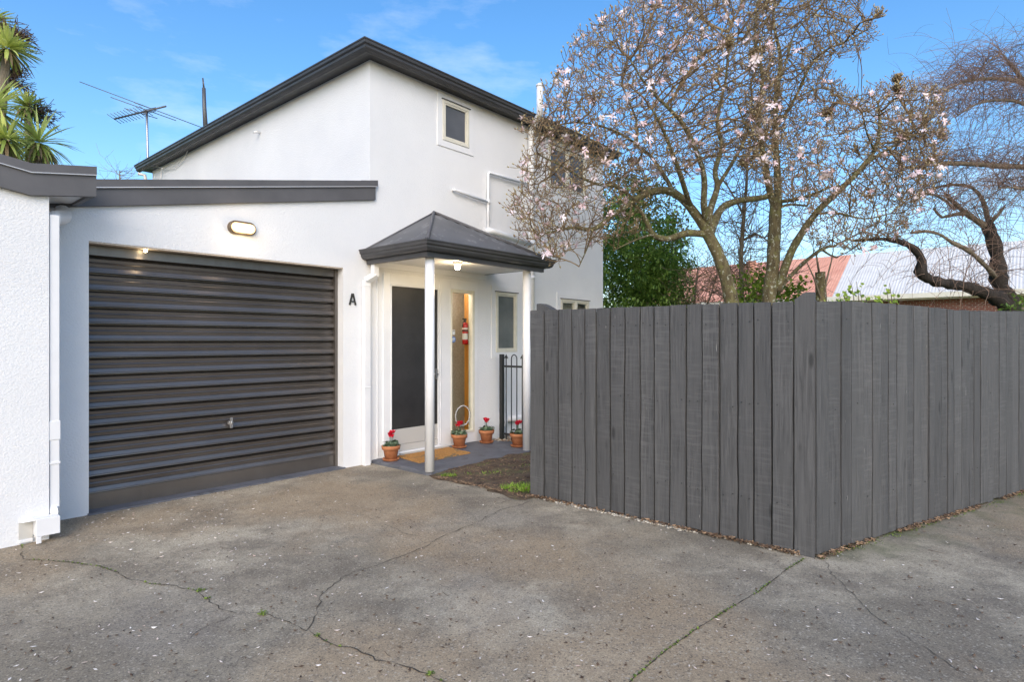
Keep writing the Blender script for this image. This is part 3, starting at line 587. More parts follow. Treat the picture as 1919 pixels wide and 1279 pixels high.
for z_ in (.58,1.28): q.box(-3.175,-3.094,-.503,-.42,z_,z_+.035)
q=MB(); sqpipe(q,[(-3.132,-.455,.22),(-3.132,-.455,2.36)],.030,.034); q.box(-3.167,-3.097,-.495,-.414,.54,.56); q.box(-3.167,-3.097,-.495,-.414,.72,.86)
dn=build('downpipe',q,M['white'],ng,bevel=.004)
q=MB(); q.tube([(-3.12,-.42,2.33),(-3.11,-.36,2.38),(-3.05,-.20,2.41),(-3.0,-.10,2.44),(-2.99,-.05,2.50)],[.036,.05,.06,.06,.055],10); build('elbow',q,M['white'],dn)
q=MB()
q.prism([(-3.262,-.502,.055),(-3.262,-.60,.055),(-3.122,-.60,.055),(-3.122,-.43,.055),(-3.166,-.43,.055),(-3.166,-.502,.055)],(0,0,.125))
q.box(-3.262,-3.231,-.60,-.588,.006,.0545)
q.prism([(-3.345,-.502,.158),(-3.325,-.545,.160),(-3.263,-.598,.172),(-3.263,-.502,.175)],(0,0,.007)); q.box(-3.345,-3.263,-.518,-.502,.012,.035)
build('pipe_boxing',q,M['white'],dn,bevel=.004)
q=MB(); q.box(-3.343,-3.264,-.507,-.5025,.036,.155); build('boxing_opening',q,M['kick'],dn)
q=MB(); q.prism([(-3.166,-.502,.1805),(-3.125,-.57,.1805),(-3.100,-.50,.1805),(-3.10,-.43,.1805),(-3.160,-.43,.1805)],(.0,.03,.05)); build('pipe_shoe',q,M['white'],dn,bevel=.012)

# ================================================================= FENCE
fence=thing('timber_fence','tall dark grey stained timber fence turning a corner beside the driveway','fence',(FC.x,FC.y,0),'W')
def boards(mb,A,D,n_out,edges,zt,gap=.004,th=.018,jit=.006,base=0.012,lap=True):
    rows=9; wob=[[noise.noise(Vector((e*7.3,r_*.55,i*3.1)))*.0075 for r_ in range(rows+1)] for i,e in enumerate(edges)]
    for i in range(len(edges)-1):
        off=rnd.random()*jit; t=rnd.random(); z0=base+rnd.uniform(-.008,.014)
        z1=zt(.5*(edges[i]+edges[i+1]))+rnd.uniform(-.003,.003); cup=rnd.uniform(-.004,.004); g1_=gap*rnd.uniform(.3,1.0); bow=rnd.uniform(-.004,.006); tl=rnd.uniform(-.004,.004)
        nseg=3; vs=[]
        for r_ in range(rows+1):
            fr_=r_/rows; z_=z0+(z1-z0)*fr_; a=edges[i]+gap/2+wob[i][r_]; b=edges[i+1]-g1_/2+wob[i+1][r_]-gap*.3
            for k_ in range(nseg+1):
                f=k_/nseg; x=a+(b-a)*f; o=off+cup*math.sin(math.pi*f)+bow*math.sin(math.pi*fr_)+(.005*f if lap else tl*(f-.5)); p=A+D*x+n_out*o; vs.append((p.x,p.y,z_+(rnd.uniform(-.0015,.0015) if r_==rows else 0)))
            for k_ in reversed(range(nseg+1)):
                f=k_/nseg; p=A+D*(a+(b-a)*f)+n_out*(off-th); vs.append((p.x,p.y,z_))
        m_=2*(nseg+1); fs_=[tuple(reversed(range(m_))),tuple(range(rows*m_,rows*m_+m_))]+[(q_*m_+i_,q_*m_+(i_+1)%m_,(q_+1)*m_+(i_+1)%m_,(q_+1)*m_+i_) for q_ in range(rows) for i_ in range(m_)]
        mb.add(vs,fs_,t)
E1=[0,.164,.323,.475,.616,.731,.869,1.007,1.15,1.273,1.411,1.544,1.671,1.802,1.94,2.054,2.179,2.322,2.350]
A1=h2w(.097,-2.378); D1=-V; n1=-U
fl=MB(); E1=E1[:-1]; boards(fl,A1,D1,n1,E1,lambda x:1.732-.004*x,gap=.010,jit=.014)
for i in range(len(E1)-1):
    for zr_ in (.34,.99,1.59):
        for f in (.25,.75):
            if rnd.random()<.35: continue
            x=E1[i]+(E1[i+1]-E1[i])*f; p=A1+D1*x+n1*.0145+Vector((0,0,zr_+rnd.uniform(-.02,.02))); fl.tube([p,p+n1*.003],.0048,6,m=1)
fl_=build('fence_panel',fl,[M['fence'],M['black']],fence,'W',fix=True); fl_['label']='fence run facing the driveway with wide lapped boards'
bkp=MB()
def obox(mb,A,D,n_,x0,x1,o0,o1,z0,z1,t=.4):
    vs=[]
    for z_ in (z0,z1):
        for x,o in ((x0,o0),(x1,o0),(x1,o1),(x0,o1)):
            p=A+D*x+n_*o; vs.append((p.x,p.y,z_))
    mb.add(vs,[(3,2,1,0),(4,5,6,7),(0,1,5,4),(1,2,6,5),(2,3,7,6),(3,0,4,7)],t)
# backing boards (board on board) and rails
x=.06
while x<2.3: obox(bkp,A1,D1,n1,x,min(x+.133,2.32),-.045,-.022,.02,1.70,rnd.random()*.3); x+=.135
build('backing_boards',bkp,M['fence'],fence,'W')
for zr_ in (.30,.95,1.55):
    rl=MB(); obox(rl,A1,D1,n1,.02,2.34,-.105,-.047,zr_,zr_+.09); build('rail',rl,M['fence'],fence,'W')
# corner board with its curved head, far end post
cbm=MB(); xa,xb=2.326,2.452
pr_=[(xa,.0),(xb,.0),(xb,1.776),(xb-.055,1.778),(xb-.075,1.770),(xb-.10,1.748),(xa-.03+.03,1.733)]
vs=[A1+D1*a+n1*.012+Vector((0,0,b)) for a,b in pr_]; cbm.prism(vs,-n1*.026,t=.75); build('corner_board',cbm,M['fence'],fence,'W')
cpm=MB(); obox(cpm,A1,D1,n1,2.355,2.44,-.10,-.016,.0,1.725,.5); build('corner_post',cpm,M['fence'],fence,'W')
epm=MB(); vs=[A1+D1*a+n1*-.05+Vector((0,0,b)) for a,b in [(.02,0),(.12,0),(.205,1.74),(.13,1.78),(.075,1.80),(.03,1.798)]]; epm.prism(vs,-n1*.09,t=.2); build('end_post',epm,M['fence'],fence,'W')
A2=FC+Vector((0,0,0)); n2=Vector((FD.y,-FD.x,0)); x=.008; E2=[x]
while x<11.3: x+=rnd.choice([.09,.105,.115,.125,.145,.15]); E2.append(x)
fr=MB(); boards(fr,A2+n2*.0,FD,n2,E2,lambda x:1.715+.012*math.sin(x*2.1)+.004*x,gap=.004,jit=.010,lap=False)
for i in range(min(40,len(E2)-1)):
    for zr_ in (.34,.99,1.59):
        if rnd.random()<.5: continue
        x=(E2[i]+E2[i+1])/2; p=A2+FD*x+n2*.0065+Vector((0,0,zr_+rnd.uniform(-.02,.02))); fr.tube([p,p+n2*.003],.0045,6,m=1)
o_=build('fence_panel',fr,[M['fence'],M['black']],fence,'W'); o_['label']='fence run going off to the right with weathered narrow boards'
b2=MB(); x=.1
while x<11.2: obox(b2,A2,FD,n2,x,x+.13,-.045,-.022,.02,1.69,.2); x+=.14
build('backing_boards',b2,M['fence'],fence,'W')
for zr_ in (.30,.95,1.55):
    rl=MB(); obox(rl,A2,FD,n2,.12,11.2,-.105,-.047,zr_,zr_+.09); build('rail',rl,M['fence'],fence,'W')
# ================================================================= IRON GATE
gt=thing('iron_gate','narrow black wrought iron gate between house wall and porch post','gate',(2.15,-.17,.0))
q=MB(); q.box(2.125,2.175,-.19,-.135,.0,1.26); build('gate_post',q,M['black'],gt,bevel=.003)
for zr_ in (.11,1.075):
    q=MB(); q.box(2.14,2.16,-.99,-.20,zr_,zr_+.028); build('gate_rail',q,M['black'],gt)
bars=[-.245,-.345,-.445,-.545,-.645,-.745,-.845,-.945]
for i in range(0,8):
    if i%3==0:
        q=MB(); q.tube([(2.15,bars[i],.03),(2.15,bars[i],1.20)],.008,8); q.tube([(2.15,bars[i],1.19),(2.15,bars[i],1.215),(2.15,bars[i],1.265)],[.008,.016,.002],8)
        q.tube([(2.15,bars[i]-.035,1.20),(2.15,bars[i]-.015,1.235),(2.15,bars[i],1.205)],.005,6); q.tube([(2.15,bars[i]+.035,1.20),(2.15,bars[i]+.015,1.235),(2.15,bars[i],1.205)],.005,6)
        build('gate_bar',q,M['black'],gt)
    elif i%3==1:
        c=(bars[i]+bars[i+1])/2 if i+1<8 else bars[i]; r_=.05; p_=[(2.15,bars[i],.03),(2.15,bars[i],1.20)]+[(2.15,c+r_*math.cos(a_),1.20+r_*1.1*math.sin(a_)) for a_ in [math.pi*k_/8 for k_ in range(9)]]
        p_=[(2.15,c+r_,.03)]+[(2.15,c+r_*math.cos(a_),1.20+r_*1.1*math.sin(a_)) for a_ in [math.pi*k_/8 for k_ in range(9)]]+[(2.15,c-r_,.03)]
        q=MB(); q.tube(p_,.008,8); build('gate_hoop',q,M['black'],gt)

# ================================================================= POTS, MAT, EXTINGUISHER, RING
def leafdisc(mb,c,r_,nrm,t,n_=7,cup=.15,m=0):
    nrm=nrm.normalized(); a=nrm.cross(Vector((.3,.9,.1))).normalized(); b=nrm.cross(a); vs=[c-nrm*r_*cup]+[c+(a*math.cos(2*math.pi*k_/n_)+b*math.sin(2*math.pi*k_/n_))*r_*(1 if k_ else .6) for k_ in range(n_)]
    mb.add(vs,[(0,1+k_,1+(k_+1)%n_) for k_ in range(n_)],t,m)
def pot(s_,v_,sc_,label,seed,nfl,lean):
    r=random.Random(seed); c=(s_,v_,.0402)
    t=thing('flower_pot',label,'plant pot',c,group='terracotta pots of red cyclamen on the porch')
    q=MB(); k_=sc_
    q.lathe(c,[(0,.014),(.066*k_,.014),(.088*k_,.125*k_),(.092*k_,.13*k_),(.105*k_,.132*k_),(.110*k_,.175*k_),(.104*k_,.180*k_),(.096*k_,.178*k_),(.094*k_,.150*k_),(0,.150*k_)],32); build('pot',q,M['terra'],t)
    q=MB(); q.lathe(c,[(0,.001),(.085*k_,.001),(.100*k_,.020),(.102*k_,.026),(.094*k_,.026),(.083*k_,.012),(0,.012)],28); build('saucer',q,M['terra'],t)
    q=MB(); q.lathe(c,[(0,.163*k_),(.05*k_,.162*k_),(.0935*k_,.156*k_)],20); build('soil',q,M['soil'],t)
    q=MB()
    for i in range(90):
        a=r.random()*6.28; rr=r.random()**.6*.105*k_; h=.175*k_+r.random()*.045; p=Vector((c[0]+rr*math.cos(a),c[1]+rr*math.sin(a),c[2]+h))
        leafdisc(q,p,r.uniform(.015,.028),Vector((math.cos(a)*.6,math.sin(a)*.6,1))+Vector((r.gauss(0,.3),r.gauss(0,.3),0)),r.random())
    build('leaves',q,M['leafdk'],t,fix=False)
    q=MB()
    for i in range(nfl):
        a=r.random()*6.28; rr=r.random()*.045*k_; top=Vector((c[0]+rr*math.cos(a)+lean[0],c[1]+rr*math.sin(a)+lean[1],c[2]+.27*k_+r.random()*.045))
        q.tube([(c[0]+rr*.3*math.cos(a),c[1]+rr*.3*math.sin(a),c[2]+.16*k_),top],.002,4,m=1)
        for j in range(6):
            an=j*1.05+r.random(); d=Vector((math.cos(an)*.45,math.sin(an)*.45,1)).normalized(); sd_=Vector((-math.sin(an),math.cos(an),0)); w_=.014
            p0,p1,p2=top,top+d*.022,top+d*.045+Vector((math.cos(an),math.sin(an),0))*.007
            q.add([p0,p1-sd_*w_,p2-sd_*w_*.5,p2+sd_*w_*.5,p1+sd_*w_],[(0,1,4),(1,2,3,4)],r.random())
    build('flowers',q,[M['red'],M['leafdk']],t,fix=False); return t
pot(.155,-.20,1.0,'terracotta pot of red cyclamen on the left of the doormat',1,12,(0,0))
pot(1.28,-.19,1.0,'terracotta pot of red cyclamen in front of the sidelight, behind the doormat end',2,12,(0,0))
pot(1.79,-.20,1.0,'terracotta pot of red cyclamen against the wall left of the iron gate post',3,9,(0,0))
pot(1.84,-.73,1.0,'terracotta pot of red cyclamen partly hidden behind the far porch post',4,8,(-.01,0))
q=MB(); r=random.Random(5)
q.prism([(.262,-.585,.0405),(1.075,-.60,.0405),(1.150,-.12,.0405),(.330,-.105,.0405)],(0,0,.016))
for i in range(2600):
    f=r.random(); g_=r.random(); s_=.262+(1.075-.262)*f+ .072*g_; v_=-.59+.475*g_; p=Vector((s_,v_,.056)); d=Vector((r.gauss(0,.5),r.gauss(0,.5),1)).normalized()*.010; a=Vector((r.gauss(0,1),r.gauss(0,1),0)).normalized()*.0025
    q.add([p-a,p+a,p+d],[(0,1,2)],r.random())
m_=build('doormat',q,M['coir'],base=(.7,-.35,.0402),fix=False); tag(m_,'orange-brown coir doormat lying before the front door','doormat')
fe=thing('fire_extinguisher','red fire extinguisher seen through the sidelight glass by the timber post','fire extinguisher',(1.70,.135,1.40)); 
xe,ve=1.672,.10
q=MB(); q.lathe((xe,ve,1.40),[(0,0),(.036,.003),(.040,.02),(.040,.27),(.034,.295),(.018,.31),(0,.312)],20); q.lathe((xe,ve,1.47),[(.0412,0),(.0412,.085)],20,m=1); q.lathe((xe,ve,1.612),[(.0412,0),(.0412,.022)],20,m=1); build('cylinder_body',q,[M['redp'],M['label']],fe)
q=MB(); q.lathe((xe,ve,1.585),[(.042,0),(.042,.02)],20); q.tube([(xe,ve,1.70),(xe,ve,1.745)],.013,8); q.box(xe-.045,xe+.02,ve-.008,ve+.008,1.745,1.765); q.tube([(xe,ve-.01,1.73),(xe-.05,ve-.01,1.72),(xe-.06,ve-.01,1.64)],.007,6); build('valve_head',q,M['black'],fe)
q=MB(); 
for i in range(40):
    a=2*math.pi*i/40; ra=.135+.004*math.sin(i*2.3); c=Vector((1.517+ra*math.cos(a),-.012,.425+ra*math.sin(a)))
    q.tube([c-Vector((math.sin(a),0,-math.cos(a)))*-.010,c+Vector((math.sin(a),0,-math.cos(a)))*-.010],[.005+.004*(i%2),.008],6,t=rnd.random())
rg=build('ring_ornament',q,M['silver'],base=(1.517,-.012,.29)); tag(rg,'silvery beaded ring ornament hanging low in front of the sidelight glass','ornament')

# ================================================================= AERIAL AND POLE
an=thing('tv_aerial','thin rooftop television aerial with long rods on a bent mast','aerial',h2w(-.1,7.0,4.7),'W')
Ya=11.75; W_=lambda x,y,d=0: px(x,y,Ya+d)
q=MB(); q.tube([W_(300,312),W_(283,308),W_(277,300),W_(276,255),W_(275,207)],.022,8); build('mast',q,M['alu'],an,'W')
q=MB(); q.tube([W_(214,223,.2),W_(311,199,-.2)],.016,6); build('boom',q,M['alud'],an,'W')
q=MB()
for a,b in (((149,153,-.5),(381,240,.5)),((207,182,-.4),(330,226,.4)),((233,203,-.2),(295,222,.2)),((251,192,-.1),(279,202,.1))): q.tube([W_(*a),W_(*b)],.0075,5)
build('long_rod',q,M['alud'],an,'W')
q=MB()
for i in range(11):
    f=i/10; c=W_(214+60*f,223-15*f,.2-.25*f); 
    q.tube([c+Vector((-.06,-.12,.05)),c+Vector((.06,.12,-.05))],.006,5)
for z_ in (-6,-3,3,6): q.tube([W_(268,210+z_*.6,-.1),W_(292,205+z_*.6,.1)],.006,5)
build('short_rod',q,M['alud'],an,'W')
q=MB(); q.tube([px(386,252,13.5),px(383,200,13.5),px(382,165,13.5)],[.055,.045,.04],8); q.tube([px(382,165,13.5),px(380,146,13.5)],[.02,.015],6)
p0_=px(386,252,13.5); q.tube([Vector((p0_.x+.02,p0_.y,0)),p0_],.055,8); tp=build('pole',q,M['alud'],base=(p0_.x,p0_.y,0),frame='W'); tag(tp,'dark weathered pole standing up behind the house roof left of its corner','pole')

# ================================================================= NEIGHBOUR HOUSE
E0=Vector((11.4,21.5,0)); nb=thing('neighbour_house','low neighbouring house whose roof is half red and half silver metal','house',(E0.x,E0.y,0),'W')
def nroof(mb,t0,t1,pitchrun=3.0,ze=3.0,zt=4.85):
    up=U*pitchrun+Vector((0,0,zt-ze)); e=-V; prev=None; nr=int(abs(t1-t0)/.09)
    nrm=e.cross(up).normalized()
    if nrm.z<0:nrm=-nrm
    for i in range(nr*2+1):
        t_=t0+(t1-t0)*i/(nr*2); p=E0+Vector((0,0,ze))+e*t_+nrm*(.013 if i%2 else 0); q_=p+up
        if prev: mb.quad(prev[0],p,q_,prev[1])
        prev=(p,q_)
    back=[E0+e*t0+up+Vector((0,0,ze)),E0+e*t1+up+Vector((0,0,ze)),E0+e*t1+U*2*pitchrun+Vector((0,0,ze)),E0+e*t0+U*2*pitchrun+Vector((0,0,ze))]; mb.quad(*back)
q=MB(); nroof(q,-8.0,0); o_=build('roof',q,M['redroof'],nb,'W',fix=False); o_['label']='faded red ribbed metal roof half'
q=MB(); nroof(q,0.001,9); o_=build('roof',q,M['silroof'],nb,'W',fix=False); o_['label']='pale silver ribbed metal roof half'
def eb(mb,t0,t1,o0,o1,z0,z1): obox(mb,E0,-V,-U,t0,t1,o0,o1,z0,z1)
q=MB(); eb(q,-8,9,-.02,.12,2.86,3.02); build('gutter',q,M['cream'],nb,'W')
q=MB(); eb(q,-8,9,-.5,-.02,2.82,2.86); build('eave_soffit',q,M['olleaf'] if 0 else M['cream'],nb,'W')
q=MB(); eb(q,-7.6,8.6,-5.5,-.5,0,2.84); build('wall',q,M['brick'],nb,'W')
for t0 in (2.6,5.2):
    q=MB(); eb(q,t0,t0+1.2,-.51,-.46,1.0,2.4); wd=build('window',q,M['cream'],nb,'W'); q=MB(); eb(q,t0+.06,t0+1.14,-.47,-.45,1.06,2.34); build('pane',q,M['frost2'],wd,'W')
q=MB(); q0=E0+V*3.4+U*1.6; q.box(q0.x-.15,q0.x+.15,q0.y-.15,q0.y+.15,3.6,4.75); build('vent_pipe',q,M['redroof'],nb,'W')

# ================================================================= TREES
def inpoly(x,y,P):
    c=False; j=len(P)-1
    for i in range(len(P)):
        if (P[i][1]>y)!=(P[j][1]>y) and x<(P[j][0]-P[i][0])*(y-P[i][1])/(P[j][1]-P[i][1])+P[i][0]: c=not c
        j=i
    return c
def spline(P,Rr,step=.09):
    out=[];n=len(P)
    for i in range(n-1):
        p0,p1,p2,p3=P[max(i-1,0)],P[i],P[i+1],P[min(i+2,n-1)]; m=max(1,int((p2-p1).length/step))
        for k_ in range(m):
            t=k_/m; q=.5*((2*p1)+(p2-p0)*t+(2*p0-5*p1+4*p2-p3)*t*t+(3*p1-p0-3*p2+p3)*t**3); out.append((q,Rr[i]+(Rr[i+1]-Rr[i])*t))
    out.append((P[-1],Rr[-1])); return out
def limb_mesh(mb,pts,n=10,wob=.12):
    path=[];rad=[];ph=rnd.random()*9
    for i,(p,r_) in enumerate(pts):
        q=noise.noise_vector(p*1.7+Vector((ph,0,0)))*r_*.5
        path.append(p+q); rad.append(r_*(1+wob*noise.noise(p*9+Vector((ph,3,1)))))
    mb.tube(path,rad,n)
    return path
def thin(mb,a,b,ra,rb,t):
    d=(b-a)
    if d.length<1e-5: return
    d.normalize(); x=d.cross(Vector((.31,.2,.93)));x.normalize(); y=d.cross(x)
    vs=[c+(x*math.cos(q)+y*math.sin(q))*r_ for c,r_ in ((a,ra),(b,rb)) for q in (0,2.094,4.189)]
    mb.add(vs,[(0,1,4,3),(1,2,5,4),(2,0,3,5)],t,0,True)
def ellip(mb,c,d,L,r_,t):
    d=d.normalized(); x=d.cross(Vector((.3,.2,.9))).normalized(); y=d.cross(x)
    ring=[c+d*L*.38+(x*math.cos(q)+y*math.sin(q))*r_ for q in (0,1.257,2.513,3.77,5.03)]
    mb.add([c]+ring+[c+d*L],[(0,1+(i+1)%5,1+i) for i in range(5)]+[(6,1+i,1+(i+1)%5) for i in range(5)],t,0,True)
def flower(mb,c,d,s_,r):
    d=d.normalized(); x=d.cross(Vector((.3,.2,.9))).normalized(); y=d.cross(x); n_=r.randint(8,12); op=r.uniform(.25,1.5); tb=r.random()
    for i in range(n_):
        a=2*math.pi*i/n_+r.gauss(0,.15); o=x*math.cos(a)+y*math.sin(a); o2=y*math.cos(a)-x*math.sin(a); w_=s_*.17; l=s_*r.uniform(.7,1.15); e_=op+r.gauss(0,.25)
        p1=c+(o*math.sin(e_)*.45+d*math.cos(e_)*.45)*l; p2=p1+(o*math.sin(e_+.35)+d*math.cos(e_+.35))*l*.5+Vector((0,0,-.12*l)); q_=o2*w_
        mb.add([c-q_*.3,c+q_*.3,p1+q_,p1-q_,p2+q_*.5,p2-q_*.5],[(0,1,2,3),(3,2,4,5)],min(1,max(0,tb*.6+.4*r.random())))
def colonize(seedpts,att,di,dk,step,iters,grav=.0,r=rnd):
    nodes=[p for p,_ in seedpts]; par=[-1]*len(nodes); alive=list(att); new_from=0
    closest=[(1e9,-1)]*len(alive)
    import heapq
    kd=None
    for it in range(iters):
        kd=kdtree.KDTree(len(nodes)-new_from)
        for i in range(new_from,len(nodes)): kd.insert(nodes[i],i)
        kd.balance(); keep=[];kc=[];pull={}
        for a,c in zip(alive,closest):
            q,i,d=kd.find(a)
            if d<c[0]: c=(d,i)
            if c[0]<dk: continue
            keep.append(a);kc.append(c)
            if c[0]<di: pull.setdefault(c[1],[]).append(a)
        alive,closest=keep,kc; new_from=len(nodes)
        if not pull: 
            di*=1.4
            if di>4: break
            new_from=0 if False else new_from
            # nothing in reach: force the nearest
            for a,c in zip(alive,closest):
                if c[0]<di: pull.setdefault(c[1],[]).append(a)
            if not pull: continue
        for i,L in pull.items():
            d=Vector((0,0,0))
            for a in L: d+=(a-nodes[i]).normalized()
            if d.length<1e-4: continue
            d.normalize(); d+=Vector((r.gauss(0,.13),r.gauss(0,.13),r.gauss(0,.13)+grav))+(nodes[i]-nodes[par[i]]).normalized()*.55 if par[i]>=0 else Vector((0,0,grav)); d.normalize()
            nodes.append(nodes[i]+d*step); par.append(i)
        if len(nodes)==new_from: break
    return nodes,par
def crown_points(poly,n,yc,yh,seed,thinrule=None):
    r=random.Random(seed); xs=[p[0] for p in poly]; ys=[p[1] for p in poly]; out=[]
    while len(out)<n:
        x=r.uniform(min(xs),max(xs)); y=r.uniform(min(ys),max(ys))
        if not inpoly(x,y,poly): continue
        if thinrule and r.random()>thinrule(x,y): continue
        c=yc(x,y); p=px(x,y,c+yh(x,y)*(r.random()+r.random()-1)*1.2)
        if noise.noise(p*1.15+Vector((seed,0,0)))+.35*noise.noise(p*3.1)<r.uniform(-.55,.12): continue
        out.append(p)
    return out
def magnolia(name,label,base,limbs,poly,natt,yc,yh,seed,nflow,group,barkm='bark',budf=1.0,thinrule=None,flowok=None,lichen=True,step=.07,dk=.085):
    r=random.Random(seed); t=thing(name,label,'tree',base,'W',group)
    tm=MB(); lm=[]; seeds=[]
    for i,(pts,rr) in enumerate(limbs):
        P=[px(*p) for p in pts]
        s_=spline(P,rr,.07); path=limb_mesh(tm if i==0 else tm,s_,12 if rr[0]>.04 else 7)
        if i==0:
            build('trunk',tm,M[barkm],t,'W',fix=False); tm=MB()
            tail=int(len(path)*.55); seeds+= [(p,q[1]) for p,q in list(zip(path,s_))[tail:]]
        else: seeds+=[(p,q[1]) for p,q in list(zip(path,s_))[2:]]
    build('limbs',tm,M[barkm],t,'W',fix=False)
    att=crown_points(poly,natt,yc,yh,seed,thinrule)
    nodes,par=colonize(seeds,att,.6,dk,step,110,.02,r)
    nch=[0]*len(nodes); w_=[0.]*len(nodes)
    for i in range(len(nodes)-1,-1,-1):
        if w_[i]==0: w_[i]=1.
        if par[i]>=0: w_[par[i]]+=w_[i]; nch[par[i]]+=1
    ns=len(seeds); tw=MB(); bd=MB(); fl=MB(); tips=[]
    rad=lambda i: min(.030,.0033*w_[i]**.39)
    for i in range(ns,len(nodes)):
        p=par[i]; ra=rad(p) if p>=ns else rad(i)*1.25
        thin(tw,nodes[p],nodes[i],ra,rad(i),min(1,.25+.5*noise.noise(nodes[i]*1.5)+.5*r.random()))
        if nch[i]==0: tips.append(i)
        elif r.random()<.30*budf: tips.append(i)
    for i in tips:
        d0=(nodes[i]-nodes[par[i]]).normalized() if par[i]>=0 else Vector((0,0,1)); p=nodes[i]
        for k_ in range(r.choice((1,1,2,2)) if nch[i]==0 else 1):
            d=(d0+Vector((r.gauss(0,.5),r.gauss(0,.5),.55+r.gauss(0,.35)))).normalized(); q=p; L=r.uniform(.03,.065); tt=.3+.6*r.random()
            for j in range(2):
                q2=q+d*L; thin(tw,q,q2,.0042,.0034,tt); q=q2; d=(d+Vector((r.gauss(0,.28),r.gauss(0,.28),.20))).normalized()
            if r.random()<.8*budf: ellip(bd,q,d,r.uniform(.028,.05),r.uniform(.007,.012),r.random())
    ft_=[i for i in tips if nch[i]==0 and (flowok is None or flowok(nodes[i],r))]
    r.shuffle(ft_)
    for i in ft_[:nflow]:
        d=Vector((r.gauss(0,.6),r.gauss(0,.6)-.2,.5)); flower(fl,nodes[i]+Vector((0,0,.02)),d,r.uniform(.035,.08),r)
    build('twigs',tw,M['twig'],t,'W',fix=False); build('buds',bd,M['bud'],t,'W',fix=False)
    if fl.v: build('blossoms',fl,M['petal'],t,'W',fix=False)
    return t
Y1=8.0
poly1=[(960,425),(948,385),(985,345),(975,300),(1000,285),(972,232),(1010,205),(1020,165),(1060,120),(1070,80),(1105,55),(1135,30),(1180,5),(1240,-30),(1310,-60),(1450,-70),(1450,120),(1470,260),(1420,330),(1350,300),(1290,330),(1240,330),(1215,400),(1200,440),(1130,455),(1075,470),(1040,500),(1010,470),(975,455)]
def yc1(x,y): return 7.15+(min(x,1380)-950)/430*1.0
def yh1(x,y): return .75+(min(x,1380)-950)/430*1.1
b1=px(1402,850,8.0); L1=[
 ([(1402,852,8),(1396,760,8),(1388,640,8),(1372,560,8),(1350,490,8),(1322,425,8)],[.14,.115,.10,.088,.08,.078]),
 ([(1330,440,8),(1290,438,7.95),(1250,450,7.9),(1222,440,7.85),(1208,410,7.8),(1190,385,7.8),(1165,380,7.7)],[.055,.046,.04,.036,.028,.02,.014]),
 ([(1330,445,8),(1310,410,7.95),(1285,380,7.9),(1252,360,7.85),(1215,362,7.8),(1185,378,7.7),(1150,403,7.6),(1112,430,7.5),(1072,426,7.4),(1035,435,7.3),(1005,440,7.2)],[.07,.062,.055,.05,.045,.040,.036,.028,.02,.013,.008]),
 ([(1325,430,8),(1332,395,8.1),(1345,350,8.2),(1340,320,8.2),(1352,275,8.3),(1345,225,8.3),(1360,150,8.3),(1365,60,8.3)],[.055,.045,.038,.034,.03,.024,.018,.01]),
 ([(1325,425,8),(1318,385,7.8),(1320,340,7.7),(1312,300,7.6),(1285,240,7.5),(1255,205,7.4),(1215,165,7.3),(1180,110,7.2)],[.05,.042,.036,.032,.028,.022,.016,.01]),
 ([(1330,440,8),(1352,392,8.2),(1380,377,8.3),(1418,372,8.4),(1438,368,8.5)],[.06,.05,.045,.042,.036]),
 ([(1262,366,7.9),(1248,335,8.1),(1218,290,8.2),(1195,275,8.2),(1192,225,8.1),(1165,160,8)],[.032,.028,.022,.019,.015,.009]),
 ([(1292,385,7.9),(1282,350,7.6),(1265,300,7.4),(1246,250,7.2),(1222,205,7.0)],[.036,.032,.027,.02,.012]),
 ([(1190,376,7.7),(1160,352,7.5),(1120,345,7.4),(1085,330,7.3),(1050,310,7.2),(1010,290,7.1)],[.026,.022,.018,.015,.011,.007]),
 ([(1218,290,8.2),(1170,255,8),(1120,235,7.7),(1070,230,7.4),(1025,240,7.2)],[.018,.015,.013,.01,.006]),
 ([(1345,350,8.2),(1375,300,8.5),(1400,250,8.7),(1410,190,8.8)],[.03,.024,.018,.01]),
 ([(1222,440,7.85),(1190,450,7.6),(1150,470,7.4)],[.018,.012,.007]),
 ([(1112,430,7.5),(1100,465,7.3),(1085,500,7.2)],[.012,.009,.005]),
]
def thin1(x,y): return 1.0 if y<330 or x<1180 else .35
magnolia('magnolia_tree','leaning pale-flowered magnolia left of the straight trunk, its branches reaching over the porch',(b1.x,b1.y,0),L1,poly1,8800,yc1,yh1,11,700,'magnolia trees behind the fence',thinrule=thin1,flowok=lambda p,r:True)
poly2=[(1395,330),(1400,200),(1405,60),(1400,-70),(1470,-75),(1560,-60),(1615,5),(1640,60),(1620,95),(1560,110),(1545,150),(1590,165),(1620,175),(1660,150),(1700,150),(1725,165),(1765,170),(1775,250),(1770,330),(1735,385),(1700,440),(1640,470),(1570,480),(1520,455),(1490,420),(1480,380),(1430,345)]
def yc2(x,y): return 8.4
def yh2(x,y): return 1.5
